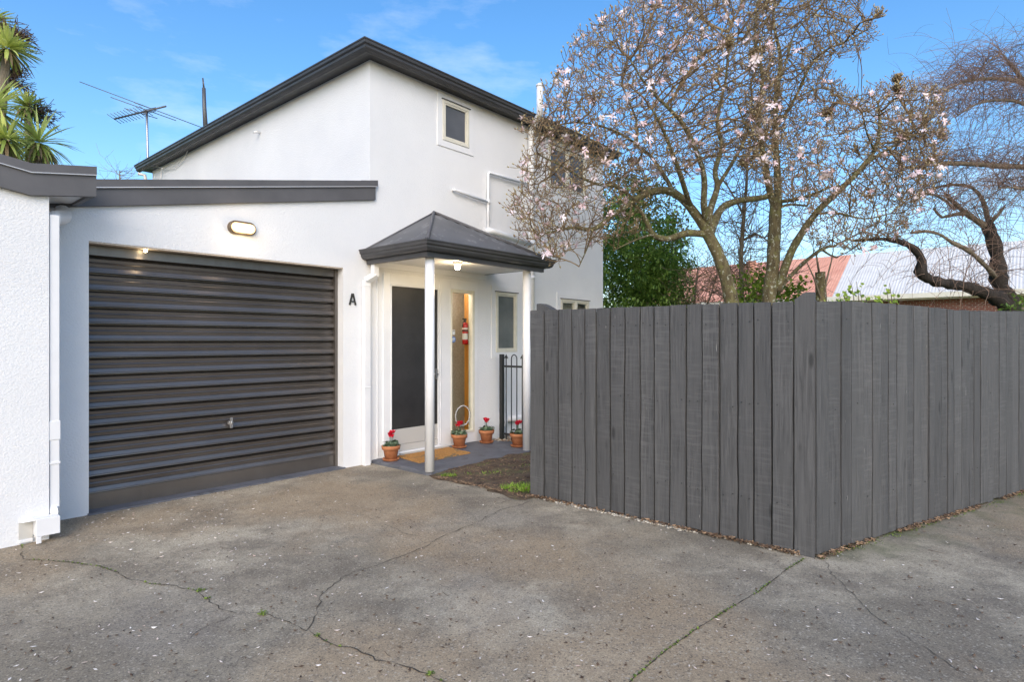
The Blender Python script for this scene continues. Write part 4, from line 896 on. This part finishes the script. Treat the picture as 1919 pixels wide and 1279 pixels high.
L2=[
 ([(1450,825,8.5),(1446,700,8.5),(1445,600,8.5),(1446,520,8.5),(1452,440,8.5),(1454,372,8.5)],[.125,.11,.095,.09,.085,.082]),
 ([(1450,385,8.5),(1438,330,8.4),(1428,280,8.3),(1420,220,8.2),(1428,150,8.1),(1415,70,8.0),(1420,-10,8.0)],[.05,.045,.04,.034,.026,.018,.01]),
 ([(1458,385,8.5),(1458,320,8.6),(1452,250,8.7),(1455,180,8.7),(1462,110,8.8),(1450,40,8.8),(1455,-30,8.8)],[.055,.048,.04,.032,.026,.02,.012]),
 ([(1454,545,8.5),(1470,505,8.4),(1492,455,8.3),(1528,400,8.2),(1572,358,8.1),(1612,318,8.0),(1640,280,8.0),(1648,235,7.9),(1645,190,7.9)],[.065,.058,.05,.043,.038,.032,.026,.018,.01]),
 ([(1600,330,8.0),(1640,295,8.3),(1690,265,8.5),(1735,245,8.6)],[.024,.02,.014,.008]),
 ([(1452,550,8.5),(1475,525,8.6),(1510,490,8.8),(1545,465,9.0),(1565,462,9.1)],[.035,.03,.027,.024,.018]),
 ([(1540,468,9),(1555,478,9),(1568,483,8.9)],[.018,.014,.013]),
 ([(1456,378,8.5),(1490,373,8.3),(1520,365,8.1),(1560,350,7.9)],[.03,.026,.02,.01]),
 ([(1460,390,8.5),(1480,383,8.7),(1512,386,8.8)],[.022,.018,.014]),
 ([(1462,230,8.7),(1490,185,8.5),(1515,130,8.3),(1545,95,8.2),(1590,75,8.1),(1625,55,8.0)],[.026,.022,.018,.014,.010,.006]),
 ([(1455,170,8.7),(1475,110,8.9),(1490,60,9),(1530,20,9)],[.02,.016,.012,.007]),
 ([(1428,280,8.3),(1400,240,8.1),(1380,190,8.0)],[.02,.015,.008]),
 ([(1640,285,8),(1625,250,7.7),(1615,210,7.5)],[.015,.011,.006]),
 ([(1528,400,8.2),(1570,400,7.8),(1620,410,7.6),(1670,400,7.5)],[.018,.014,.010,.006]),
 ([(1490,185,8.5),(1540,165,8.4),(1580,178,8.3),(1612,196,8.2)],[.012,.01,.007,.004]),
]
b2=px(1450,825,8.5)
magnolia('magnolia_tree','upright magnolia on the straight trunk nearest the fence corner, spreading right with few flowers',(b2.x,b2.y,0),L2,poly2,7600,yc2,yh2,23,330,'magnolia trees behind the fence','bark',thinrule=lambda x,y:1.0 if y<380 else .5,flowok=lambda p,r:(p.z<4.9))
# slim bare tree between the two
def baretree(name,label,base,limbs,barkm,ntw,seed,spread=.5,group=None,up=.3,tmat='twig'):
    r=random.Random(seed); t=thing(name,label,'tree',base,'W',group); tm=MB(); tw=MB(); ends=[]
    for i,(pts,rr) in enumerate(limbs):
        s_=spline([px(*p) for p in pts],rr,.1); path=limb_mesh(tm,s_,8,.08); ends+=[(p,q[1]) for p,q in list(zip(path,s_))[len(path)//3 if i==0 else 0:]]
        if i==0: build('trunk',tm,M[barkm],t,'W',fix=False); tm=MB()
    if tm.v: build('limbs',tm,M[barkm],t,'W',fix=False)
    for _ in range(ntw):
        p,r0=r.choice(ends); d=Vector((r.gauss(0,1),r.gauss(0,1),r.gauss(up,.6))).normalized(); L=r.uniform(.4,1.2)*spread; q=p; ra=min(r0*.6,.008); tt=r.random()
        n_=5
        for j in range(n_):
            q2=q+d*L/n_; thin(tw,q,q2,ra*(1-j/n_*.7),ra*(1-(j+1)/n_*.7),tt)
            if r.random()<.6:
                dd=(d+Vector((r.gauss(0,.7),r.gauss(0,.7),r.gauss(0,.6)))).normalized(); e_=q2+dd*L*.3; thin(tw,q2,e_,ra*.5,ra*.3,tt); e2=e_+(dd+Vector((0,0,.4)))*L*.15; thin(tw,e_,e2,ra*.35,ra*.25,tt)
            q=q2; d=(d+Vector((r.gauss(0,.25),r.gauss(0,.25),r.gauss(.06,.2)))).normalized()
    build('twigs',tw,M[tmat],t,'W',fix=False); return t
bb=px(1393,790,10.5)
baretree('bare_tree','slim bare sapling rising between the two magnolia trunks',(bb.x,bb.y,0),[([(1393,795,10.5),(1392,600,10.5),(1388,500,10.5),(1392,430,10.5),(1398,360,10.5),(1402,280,10.5)],[.05,.045,.04,.035,.028,.015]),([(1392,450,10.5),(1420,440,10.5),(1440,455,10.5)],[.02,.015,.01]),([(1392,400,10.5),(1370,360,10.6),(1350,330,10.7)],[.018,.014,.01])],'bark2',170,3,1.3)
bb=px(1296,740,14)
baretree('bare_shrub','thin twiggy leafless shrub in front of the red roof',(bb.x,bb.y,0),[([(1296,755,14),(1298,640,14),(1302,560,14),(1308,500,14)],[.05,.04,.03,.012]),([(1298,600,14),(1275,540,14),(1262,500,14)],[.03,.02,.008]),([(1298,620,14),(1330,560,13.8),(1345,505,13.8)],[.03,.02,.008]),([(1298,620,14),(1250,560,13.6),(1225,505,13.5),(1195,490,13.5)],[.03,.02,.012,.006])],'bark2',260,5,1.6)
bb=px(1408,760,11.5)
baretree('bare_shrub','pale tangled leafless shrub low behind the straight trunk',(bb.x,bb.y,0),[([(1408,770,11.5),(1405,620,11.5),(1415,560,11.5),(1430,520,11.5)],[.04,.03,.02,.01]),([(1405,600,11.5),(1375,540,11.5),(1360,520,11.5)],[.02,.015,.008])],'bark2',200,15,1.1,tmat='weep')
# lopped stump trunk with shoots by the fence corner
bb=px(1538,740,9); st=thing('tree_stump','lopped mossy stump trunk just right of the fence corner post, with thin shoots','tree stump',(bb.x,bb.y,0),'W')
q=MB(); limb_mesh(q,spline([px(1546,795,9),px(1545,640,9),px(1540,580,9),px(1535,510,9)],[.11,.09,.08,.072]),12); build('trunk',q,M['bark'],st,'W',fix=False)
q=MB(); 
for pts in ([(1538,560),(1525,520),(1512,492)],[(1541,570),(1548,530),(1558,490),(1563,460)],[(1535,512),(1530,480),(1540,455)]):
    P=[px(x,y,8.95) for x,y in pts]; q.tube(P,[.016,.012,.006][:len(P)] if len(P)==3 else [.018,.014,.01,.005],6)
build('shoots',q,M['bark2'],st,'W')
# weeping tree at the right
YW=9.6; bb=px(1990,808,9.8)
wt=thing('weeping_tree','dark-trunked leafless weeping tree with hanging twigs at the right edge','tree',(bb.x-.6,bb.y,0),'W')
WL=[([(1905,815,YW),(1898,660,YW),(1893,575,YW),(1876,530,YW),(1868,480,YW),(1856,440,YW),(1848,412,YW)],[.17,.15,.135,.115,.10,.085,.07]),
 ([(1895,585,YW),(1860,555,YW-.1),(1820,540,YW-.2),(1780,532,YW-.3),(1740,520,YW-.4),(1724,508,YW-.45),(1728,490,YW-.45),(1715,468,YW-.5),(1690,455,YW-.5),(1650,448,YW-.6),(1600,452,YW-.7)],[.13,.10,.085,.08,.085,.08,.062,.055,.042,.026,.012]),
 ([(1852,425,YW),(1830,412,YW),(1800,392,YW),(1785,378,YW),(1770,366,YW)],[.055,.045,.036,.03,.024]),
 ([(1815,402,YW),(1790,402,YW-.1),(1765,408,YW-.1),(1750,390,YW-.1)],[.03,.026,.022,.014]),
 ([(1858,440,YW),(1848,400,YW+.2),(1838,370,YW+.2),(1822,352,YW+.2),(1790,346,YW+.2),(1750,352,YW+.2),(1715,368,YW+.1)],[.045,.036,.032,.028,.024,.018,.01]),
 ([(1790,392,YW),(1765,372,YW-.2),(1735,363,YW-.3),(1705,380,YW-.4)],[.025,.02,.014,.007]),
 ([(1854,420,YW),(1866,408,YW-.1),(1876,395,YW-.1),(1882,388,YW-.1)],[.035,.026,.018,.010]),
 ([(1866,520,YW),(1845,498,YW-.3),(1815,470,YW-.4),(1785,455,YW-.4),(1762,440,YW-.4),(1735,434,YW-.4),(1706,437,YW-.4)],[.04,.033,.03,.026,.024,.026,.018]),
 ([(1905,590,YW),(1950,560,YW),(1985,480,YW),(1990,380,YW),(1985,280,YW),(1965,200,YW),(1930,165,YW),(1908,140,YW-.2),(1895,118,YW-.2)],[.13,.12,.11,.10,.085,.07,.045,.03,.018]),
 ([(1988,330,YW),(1940,316,YW-.1),(1880,311,YW-.2),(1820,308,YW-.3),(1760,308,YW-.4),(1700,315,YW-.5)],[.06,.05,.042,.034,.024,.010]),
 ([(1960,195,YW),(1915,155,YW-.2),(1870,148,YW-.3),(1820,150,YW-.4),(1780,165,YW-.5),(1750,185,YW-.6)],[.045,.034,.027,.021,.015,.008]),
 ([(1895,125,YW-.2),(1880,102,YW-.2),(1862,108,YW-.3),(1845,125,YW-.4),(1815,160,YW-.5)],[.016,.013,.010,.007,.004]),
 ([(1975,240,YW),(1930,200,YW-.4),(1880,188,YW-.7),(1830,195,YW-.9),(1790,220,YW-1)],[.035,.028,.02,.014,.007]),
 ([(1988,350,YW),(1950,360,YW-.5),(1900,352,YW-.8),(1860,355,YW-1)],[.03,.022,.014,.006]),
]
tm=MB(); ends=[]; ups=[]
for i,(pts,rr) in enumerate(WL):
    s_=spline([px(*p) for p in pts],rr,.08); path=limb_mesh(tm,s_,10,.45 if i<2 or i==7 else .25)
    if i==0: build('trunk',tm,M['barkd'],wt,'W',fix=False); tm=MB()
    else:
        (ups if i in (8,9,10,11,12,13) else ends).extend([p for p in path[(0 if i!=8 else len(path)//2):]])
    if i==1: build('low_limb',tm,M['barkd'],wt,'W',fix=False); tm=MB()
    if i==7: build('limbs',tm,M['bark2'],wt,'W',fix=False); tm=MB()
build('high_limbs',tm,M['bark2'],wt,'W',fix=False)
tw=MB(); r=random.Random(31)
def hang(p,L,ra,out,tt,side=True):
    d=(out+Vector((0,0,.55))).normalized(); q=p; n_=max(6,int(L/.09))
    for j in range(n_):
        q2=q+d*L/n_; f=j/n_; thin(tw,q,q2,ra*(1-.6*f),ra*(1-.6*(f+1/n_)),tt)
        if side and r.random()<.22:
            o=Vector((r.gauss(0,.5),r.gauss(0,.5),-.1)); hang(q2,L*r.uniform(.25,.5)*(1-f*.4),ra*.6,o,tt,False)
        q=q2; d=(d+Vector((r.gauss(0,.10),r.gauss(0,.10),-.19*(1.3-f)))).normalized()
for _ in range(850):
    p=r.choice(ups); hang(p,r.uniform(.7,1.9),.0038,Vector((r.gauss(-.3,.6),r.gauss(-.1,.5),0)),r.random())
for _ in range(260):
    p=r.choice(ends); hang(p,r.uniform(.4,1.3),.0055,Vector((r.gauss(-.1,.8),r.gauss(-.2,.5),r.gauss(.2,.5))),.3+.7*r.random())
build('hanging_twigs',tw,M['weep'],wt,'W',fix=False)
# ---- leafy plants
def leafq(mb,c,d,L,w_,t,fold=.3):
    d=d.normalized(); x=d.cross(Vector((.2,.3,.93)))
    if x.length<.05: x=d.cross(Vector((1,0,0)))
    x.normalize(); n_=x.cross(d); m_=c+d*L*.5-n_*L*.08; e_=c+d*L-n_*L*.18
    mb.add([c,m_+x*w_+n_*w_*fold,e_,m_-x*w_+n_*w_*fold,m_],[(0,4,1),(4,2,1),(0,3,4),(4,3,2)],t)
def leafy(name,label,cat,base,blobs,n,L,w_,m,seed,trunk=None,clump=14,group=None,tb=0.5,rad_=.16):
    r=random.Random(seed); t=thing(name,label,cat,base,'W',group)
    if trunk:
        q=MB(); 
        for pts,rr in trunk: limb_mesh(q,spline([Vector(p) for p in pts],rr,.12),8)
        build('trunk',q,M['bark2'],t,'W',fix=False)
    q=MB(); tot=sum(b[3]*b[4]*b[5] for b in blobs)
    for bx,by,bz,rx,ry,rz in blobs:
        k_=max(3,int(n/clump*(rx*ry*rz)/tot))
        for _ in range(k_):
            d=Vector((r.gauss(0,1),r.gauss(0,1),r.gauss(0,1))).normalized(); rr=r.random()**.32*(1+.18*noise.noise(d*2+Vector((bx,by,bz)))); c=Vector((bx+d.x*rx*rr,by+d.y*ry*rr,bz+d.z*rz*rr))
            if c.z<.05: continue
            ct=min(1,max(0,tb+r.gauss(0,.22))); cd=(d+Vector((r.gauss(0,.5),r.gauss(0,.5),r.gauss(0.2,.5)))).normalized()
            for _ in range(clump):
                dd=(cd+Vector((r.gauss(0,.75),r.gauss(0,.75),r.gauss(-.1,.6)))).normalized(); p=c+Vector((r.gauss(0,1),r.gauss(0,1),r.gauss(0,1)))*rad_*.5
                leafq(q,p,dd,L*r.uniform(.7,1.25),w_*r.uniform(.8,1.2),min(1,max(0,ct+r.gauss(0,.15))))
    build('foliage',q,M[m],t,'W',fix=False); return t
def wp(x,y,Y): p=px(x,y,Y); return (p.x,p.y,p.z)
bb=px(1205,640,13.2)
leafy('evergreen_tree','dense green evergreen tree just right of the house corner behind the fence','tree',(bb.x,bb.y,0),
 [(*wp(1180,520,13.0),.95,.9,.95),(*wp(1225,505,13.2),.8,.9,1.0),(*wp(1160,440,13.4),.75,.8,.9),(*wp(1250,540,12.8),.6,.7,.8),(*wp(1195,590,13.2),1.1,1.0,1.1),(*wp(1255,460,13.4),.5,.6,.75)],15000,.12,.022,'evleaf',41,[([(bb.x,bb.y,0),(bb.x-.1,bb.y,1.2),(bb.x,bb.y+.1,3.0)],[.13,.11,.05])],tb=.42)
bb=px(1190,640,14.6)
leafy('evergreen_tree','tall olive-green tree standing behind the dense green one right of the house','tree',(bb.x,bb.y,0),
 [(*wp(1170,400,14.6),.75,.9,1.0),(*wp(1215,390,14.6),.75,.8,.9),(*wp(1160,345,14.6),.5,.7,.6),(*wp(1240,440,14.6),.7,.8,.8),(*wp(1180,480,14.8),.9,.9,1.1)],6500,.11,.024,'olleaf',43,[([(bb.x,bb.y,0),(bb.x+.1,bb.y,2),(bb.x,bb.y,4.2)],[.12,.1,.04])],tb=.45,clump=10)
bb=px(1395,640,9.6)
leafy('garden_shrub','bright green shrub low between the leaning and straight magnolia trunks','shrub',(bb.x,bb.y,0),[(*wp(1400,565,9.6),.28,.35,.38),(*wp(1425,560,9.6),.22,.3,.42),(*wp(1400,640,9.6),.4,.4,.6)],1700,.075,.024,'brleaf',44,tb=.45)
bb=px(1470,640,9.6)
leafy('garden_shrub','bright green shrub just right of the straight magnolia trunk above the fence','shrub',(bb.x,bb.y,0),[(*wp(1480,555,9.6),.22,.3,.30),(*wp(1465,570,9.6),.3,.3,.4),(*wp(1475,640,9.6),.4,.4,.6)],1700,.075,.026,'brleaf',45,tb=.55)
def climber(label,pts,Y,n,seed,base,group='leafy climbers along the fence top'):
    r=random.Random(seed); t=thing('climbing_plant',label,'climber',base,'W',group); q=MB(); s_=MB()
    for x,y,ry in pts:
        b0=px(x,600,Y); top=px(x,y,Y+r.uniform(-.1,.1)); s_.tube([b0,(b0+top)/2+Vector((.03,0,0)),top],[.006,.005,.003],5)
        for _ in range(n):
            f=r.random(); c=b0.lerp(top,f)+Vector((r.gauss(0,.05),r.gauss(0,.06),0)); nn=Vector((r.gauss(0,.5),-.6,.7))
            leafdisc(q,c,r.uniform(.018,.034),nn,.25+.75*r.random()*(.5+f*.5),6,.1)
    build('stems',s_,M['bark2'],t,'W'); build('leaves',q,M['brleaf'],t,'W',fix=False)
bb=px(1600,640,7.2); climber('round-leaved climber poking above the fence right of the lopped stump',[(1573,552,0),(1585,545,0),(1596,532,0),(1605,528,0),(1612,545,0),(1622,556,0),(1580,560,0)],7.2,16,51,(bb.x,bb.y,0))
bb=px(1660,640,7.4); climber('round-leaved climber above the fence below the low dark limb end',[(1640,556,0),(1652,560,0),(1661,540,0),(1667,531,0),(1674,548,0),(1650,566,0)],7.4,16,52,(bb.x,bb.y,0))
bb=px(1530,640,7.6); climber('low leafy climber tips peeping above the fence beside the corner post',[(1541,563,0),(1552,562,0),(1562,565,0)],7.0,8,53,(bb.x,bb.y,0))
bb=px(1915,640,8.4)
leafy('hedge_shrub','dark green shrub above the fence at the far right edge','shrub',(bb.x,bb.y,0),[(*wp(1925,580,8.6),.36,.3,.22),(*wp(1950,640,8.4),.5,.4,.6)],1300,.07,.02,'evleaf',46,tb=.4)
# ---- cabbage trees
def cabbage(label,base,heads,stalks,seed):
    r=random.Random(seed); t=thing('cabbage_tree',label,'tree',base,'W','cabbage trees behind the left outbuilding')
    tr=MB(); f0=Vector((base[0],base[1],0)); fork=Vector((base[0],base[1],max(1.2,min(h[0].z for h in heads)-1.2)))
    tr.tube([f0,f0.lerp(fork,.5)+Vector((.04,0,0)),fork],[.14,.12,.11],10)
    for c,Rr in heads: tr.tube([fork,fork.lerp(c,.5)+Vector((0,0,-.08)),c],[.08,.07,.05],8)
    build('trunk',tr,M['bark2'],t,'W')
    for c,Rr in heads:
        q=MB()
        for i in range(120):
            a=r.random()*6.283; el=math.asin(max(-1,min(1,r.uniform(-.75,1)))); d=Vector((math.cos(a)*math.cos(el),math.sin(a)*math.cos(el),math.sin(el))); L=Rr*r.uniform(.75,1.1); w_=.019
            x=d.cross(Vector((0,0,1))); x=x.normalized() if x.length>.05 else Vector((1,0,0)); p=c+d*.04; dd=d; prev=None; tt=min(1,max(0,.5+.35*d.z+r.gauss(0,.22))); dr=r.uniform(.05,.20)*(2.2 if el<0 else 1)
            for j in range(5):
                ww=w_*(.55,1,1,.7,.06)[j]; cur=(p+x*ww,p-x*ww)
                if prev: q.add([prev[0],cur[0],cur[1],prev[1]],[(0,1,2,3)],tt,1 if (el<-.25 and i%3==0) or (j==4 and i%4==0) else 0)
                prev=cur; dd=(dd+Vector((0,0,-dr))).normalized(); p=p+dd*L/4
        build('leaf_head',q,[M['cord'],M['cordead']],t,'W',fix=False)
    for c,L,sd_ in stalks:
        q=MB(); rr=random.Random(sd_)
        for i in range(34):
            d=(Vector((.8,0,.15))+Vector((rr.gauss(0,.35),rr.gauss(0,.4),rr.gauss(0,.4)))).normalized(); p=c; LL=L*rr.uniform(.5,1)
            for j in range(6):
                p2=p+d*LL/6; thin(q,p,p2,.005,.004,.5)
                for k_ in range(2):
                    e_=(d+Vector((rr.gauss(0,.7),rr.gauss(0,.7),rr.gauss(0,.7)))).normalized(); p3=p2+e_*.09; thin(q,p2,p3,.004,.004,.5)
                    for _ in range(3): ellip(q,p2.lerp(p3,rr.random()),e_,.014,.006,.5)
                p=p2; d=(d+Vector((rr.gauss(0,.2),rr.gauss(0,.2),rr.gauss(-.05,.2)))).normalized()
        build('seed_stalk',q,M['cordd'],t,'W',fix=False)
YC=8.6
c0=px(-25,640,YC)
cabbage('taller cabbage tree with spiky green heads at the top left corner',(c0.x,c0.y,0),[(px(-12,40,YC),.30),(px(14,92,YC-.1),.40),(px(-14,205,YC-.4),.62),(px(12,262,YC-.6),.36)],[(px(14,70,YC+.1),.40,1),(px(8,150,YC+.1),.42,2)],61)
c1=px(65,640,9.2)
cabbage('shorter cabbage tree with drooping spiky heads just above the outbuilding fascia',(c1.x,c1.y,0),[(px(72,268,9.2),.52),(px(52,200,9.4),.30),(px(22,290,8.9),.38)],[(px(62,215,9.6),.42,3)],62)
bb=px(225,640,16)
baretree('bare_tree','tiny distant bare tree tip above the garage roof left of the aerial',(bb.x,bb.y,0),[([(226,720,16),(227,500,16),(225,380,16),(224,320,16)],[.08,.06,.03,.008])],'bark2',60,71,.6)
bb=px(252,640,16)
# ================================================================= GROUND COVER
def stuff(name,mb,m,label,cat,fix=False):
    o=build(name,mb,m,frame='W',fix=fix); tag(o,label,cat,kind='stuff'); return o
r=random.Random(77)
def flake(mb,p,L,w_,t,lift=.004,curl=.3):
    a=r.random()*6.283; x=Vector((math.cos(a),math.sin(a),0)); y=Vector((-x.y,x.x,0)); h=curl*L
    vs=[p-x*L+Vector((0,0,lift+h*r.random())),p-y*w_+Vector((0,0,lift)),p+x*L+Vector((0,0,lift+h*r.random())),p+y*w_+Vector((0,0,lift+h*.4*r.random()))]
    mb.add(vs,[(0,1,2),(0,2,3)],t)
def visible_ground(x,y): return True
q=MB()
def free(p):
    s_=(p-P0).dot(U); v_=(p-P0).dot(V)
    if v_>-.06 and s_>-3.3: return False
    if s_<-3.1 and v_>-.62: return False
    if s_>-.02 and v_>-1.1: return False
    if s_>.06 and (p-FC).dot(n2)<.01: return False
    return True
for i in range(760):
    if r.random()<.45: x,y=r.gauss(330,170),r.gauss(985,55)
    else: x,y=r.uniform(-50,1950),895+r.random()**1.3*400
    if y<880: continue
    p=gp(x,y); 
    if free(p): 
        L=r.uniform(.006,.017); flake(q,p,L,L*r.uniform(.25,.45),r.random()**.7,.006,.35)
stuff('fallen_petals',q,M['pet2'],'small white fallen petals scattered over the concrete driveway','petals')
q=MB()
for i in range(1500):
    x,y=r.uniform(-50,1950),885+r.random()**1.5*400; p=gp(x,y)
    if free(p): L=r.uniform(.004,.015); flake(q,p,L,L*r.uniform(.2,.6),r.random()*.45,.005,.5)
for i in range(14):
    p=gp(r.uniform(50,1900),r.uniform(930,1270))
    if free(p):
        a=r.random()*6.28; d=Vector((math.cos(a),math.sin(a),0)); L=r.uniform(.02,.07); thin(q,p+Vector((0,0,.008)),p+d*L+Vector((0,0,.008)),.002,.0015,.35); thin(q,p+d*L+Vector((0,0,.008)),p+d*L*1.5+Vector((-d.y,d.x,.3))*L*.3,.0015,.001,.35)
# fence foot litter
for i in range(900):
    f=r.random(); x=2.36*f; n_=abs(r.gauss(0,.018)); p=A1+D1*x+n1*(.015+n_)
    if .14<f<.62 and r.random()<.6: continue
    L=r.uniform(.008,.02); flake(q,p,L,L*r.uniform(.3,.7),r.random(),.004+.02*r.random(),.9)
for i in range(1700):
    x=7.0*r.random(); p=FC+FD*x+n2*(.01+abs(r.gauss(0,.018)))
    if noise.noise(Vector((x*1.7,3,1)))<-.15: continue
    L=r.uniform(.008,.02); flake(q,p,L,L*r.uniform(.3,.7),r.random(),.004+.02*r.random(),.9)
for i in range(1300):  # on the bed
    s_=r.uniform(.02,2.1); v_=r.uniform(-2.36,-1.08); p=h2w(s_,v_,.03); L=r.uniform(.006,.018); flake(q,p,L,L*r.uniform(.3,.7),r.random()*(.9),.015,.8)
for i in range(300):
    p=h2w(r.gauss(.02,.03),r.uniform(-2.45,-1.15),.01); L=r.uniform(.006,.016); flake(q,p,L,L*.5,.3+.7*r.random(),.006,.8)
for i in range(70):
    p=h2w(r.uniform(-2.7,.0),-r.uniform(.0,.05)-.04,.0); L=r.uniform(.005,.012); flake(q,p,L,L*.5,r.random(),.006,.5)
for i in range(90):
    p=h2w(r.uniform(2.0,2.4),-r.uniform(.05,.5),.03); L=r.uniform(.012,.03); flake(q,p,L,L*.5,r.random(),.015,.8)
stuff('leaf_litter',q,M['litter'],'dead brown leaves and crumbs on the driveway, garden bed and along the fence foot','leaf litter')
q=MB()
for i in range(420):
    f=.13+.55*r.random() if r.random()<.85 else r.random(); p=A1+D1*(2.36*f)+n1*(.012+abs(r.gauss(0,.018))); s_=r.uniform(.006,.016)
    vs=[];
    for k_ in range(6): a=k_*1.047; vs.append((p.x+s_*math.cos(a)*r.uniform(.7,1.2),p.y+s_*math.sin(a)*r.uniform(.6,1.1),.003))
    top=[(p.x+(v_[0]-p.x)*.6,p.y+(v_[1]-p.y)*.6,s_*r.uniform(.7,1.1)) for v_ in vs]
    q.add(vs+top,[(k_,(k_+1)%6,(k_+1)%6+6,k_+6) for k_ in range(6)]+[tuple(range(6,12))],r.random(),0,True)
for i in range(60):
    p=h2w(r.uniform(2.0,2.5),-r.uniform(.02,.35),.03); s_=r.uniform(.015,.04); q.lathe(p,[(0,s_*.9),(s_*.7,s_*.6),(s_,0)],7,r.random()*.7)
stuff('pebbles',q,M['stone'],'pale pebbles lined along the foot of the left fence run','pebbles')
q=MB()
def tuft(c,n,R_,h,tb=.6):
    for _ in range(n):
        a=r.random()*6.283; rr=R_*r.random()**.7; p=c+Vector((rr*math.cos(a),rr*math.sin(a),0)); d=Vector((r.gauss(0,.45),r.gauss(0,.45),1)).normalized(); L=h*r.uniform(.5,1.2); x=Vector((math.cos(a),math.sin(a),0))*.0022; m_=p+d*L*.55; e_=m_+(d+Vector((r.gauss(0,.5),r.gauss(0,.5),-.35)))*L*.5; t=min(1,max(0,tb+r.gauss(0,.2)))
        q.add([p-x,p+x,m_+x*.8,m_-x*.8,e_],[(0,1,2,3),(3,2,4)],t)
for s_,v_,n,R_,h in ((.13,-1.28,70,.05,.05),(.08,-1.22,40,.04,.04),(.2,-2.16,150,.10,.07),(.10,-2.08,90,.06,.06),(.30,-2.25,110,.09,.07),(.16,-2.27,120,.07,.065),(.05,-2.2,40,.05,.035),(.5,-1.5,60,.12,.03),(.8,-1.3,60,.15,.03),(1.2,-1.6,60,.2,.04),(.7,-1.9,60,.15,.03)): tuft(h2w(s_,v_,.02),n,R_,h,.7)
for _ in range(90): tuft(h2w(r.uniform(.25,2.0),r.uniform(-2.2,-1.12),.03),6,.03,.02,.35)
stuff('grass',q,M['grass'],'bright green grass tufts growing in the garden bed beside the fence end','grass')
q=MB()
def mossat(p,n,R_,h=.006):
    for _ in range(n):
        a=r.random()*6.283; rr=R_*r.random(); c=p+Vector((rr*math.cos(a),rr*math.sin(a),.004)); s_=r.uniform(.002,.006)
        leafdisc(q,c+Vector((0,0,h*r.random())),s_,Vector((r.gauss(0,.5),r.gauss(0,.5),1)),r.random(),5,.1)
for i,c in enumerate(JT):
    f=noise.noise(c*3.3)
    if f>.02: mossat(c,int(6+16*max(0,f+.1)),.010)
for Q in CR[:2]:
    for c in Q:
        if noise.noise(c*2.9+Vector((5,1,0)))>.22: mossat(c,7,.010)
mossat(gp(492,1153),90,.028,.014); mossat(gp(806,1266),60,.020,.01); mossat(gp(595,1194),30,.018); mossat(gp(378,1108),50,.03); mossat(gp(388,1124),40,.02)
for _ in range(120): 
    x=abs(r.gauss(0,2.2)); mossat(FC+FD*x+n2*abs(r.gauss(0.02,.03)),10,.03)
stuff('moss',q,M['moss'],'green moss filling cracks and the slab joint of the driveway','moss')
print('objects',len(bpy.data.objects),'faces',sum(len(m.polygons) for m in bpy.data.meshes))
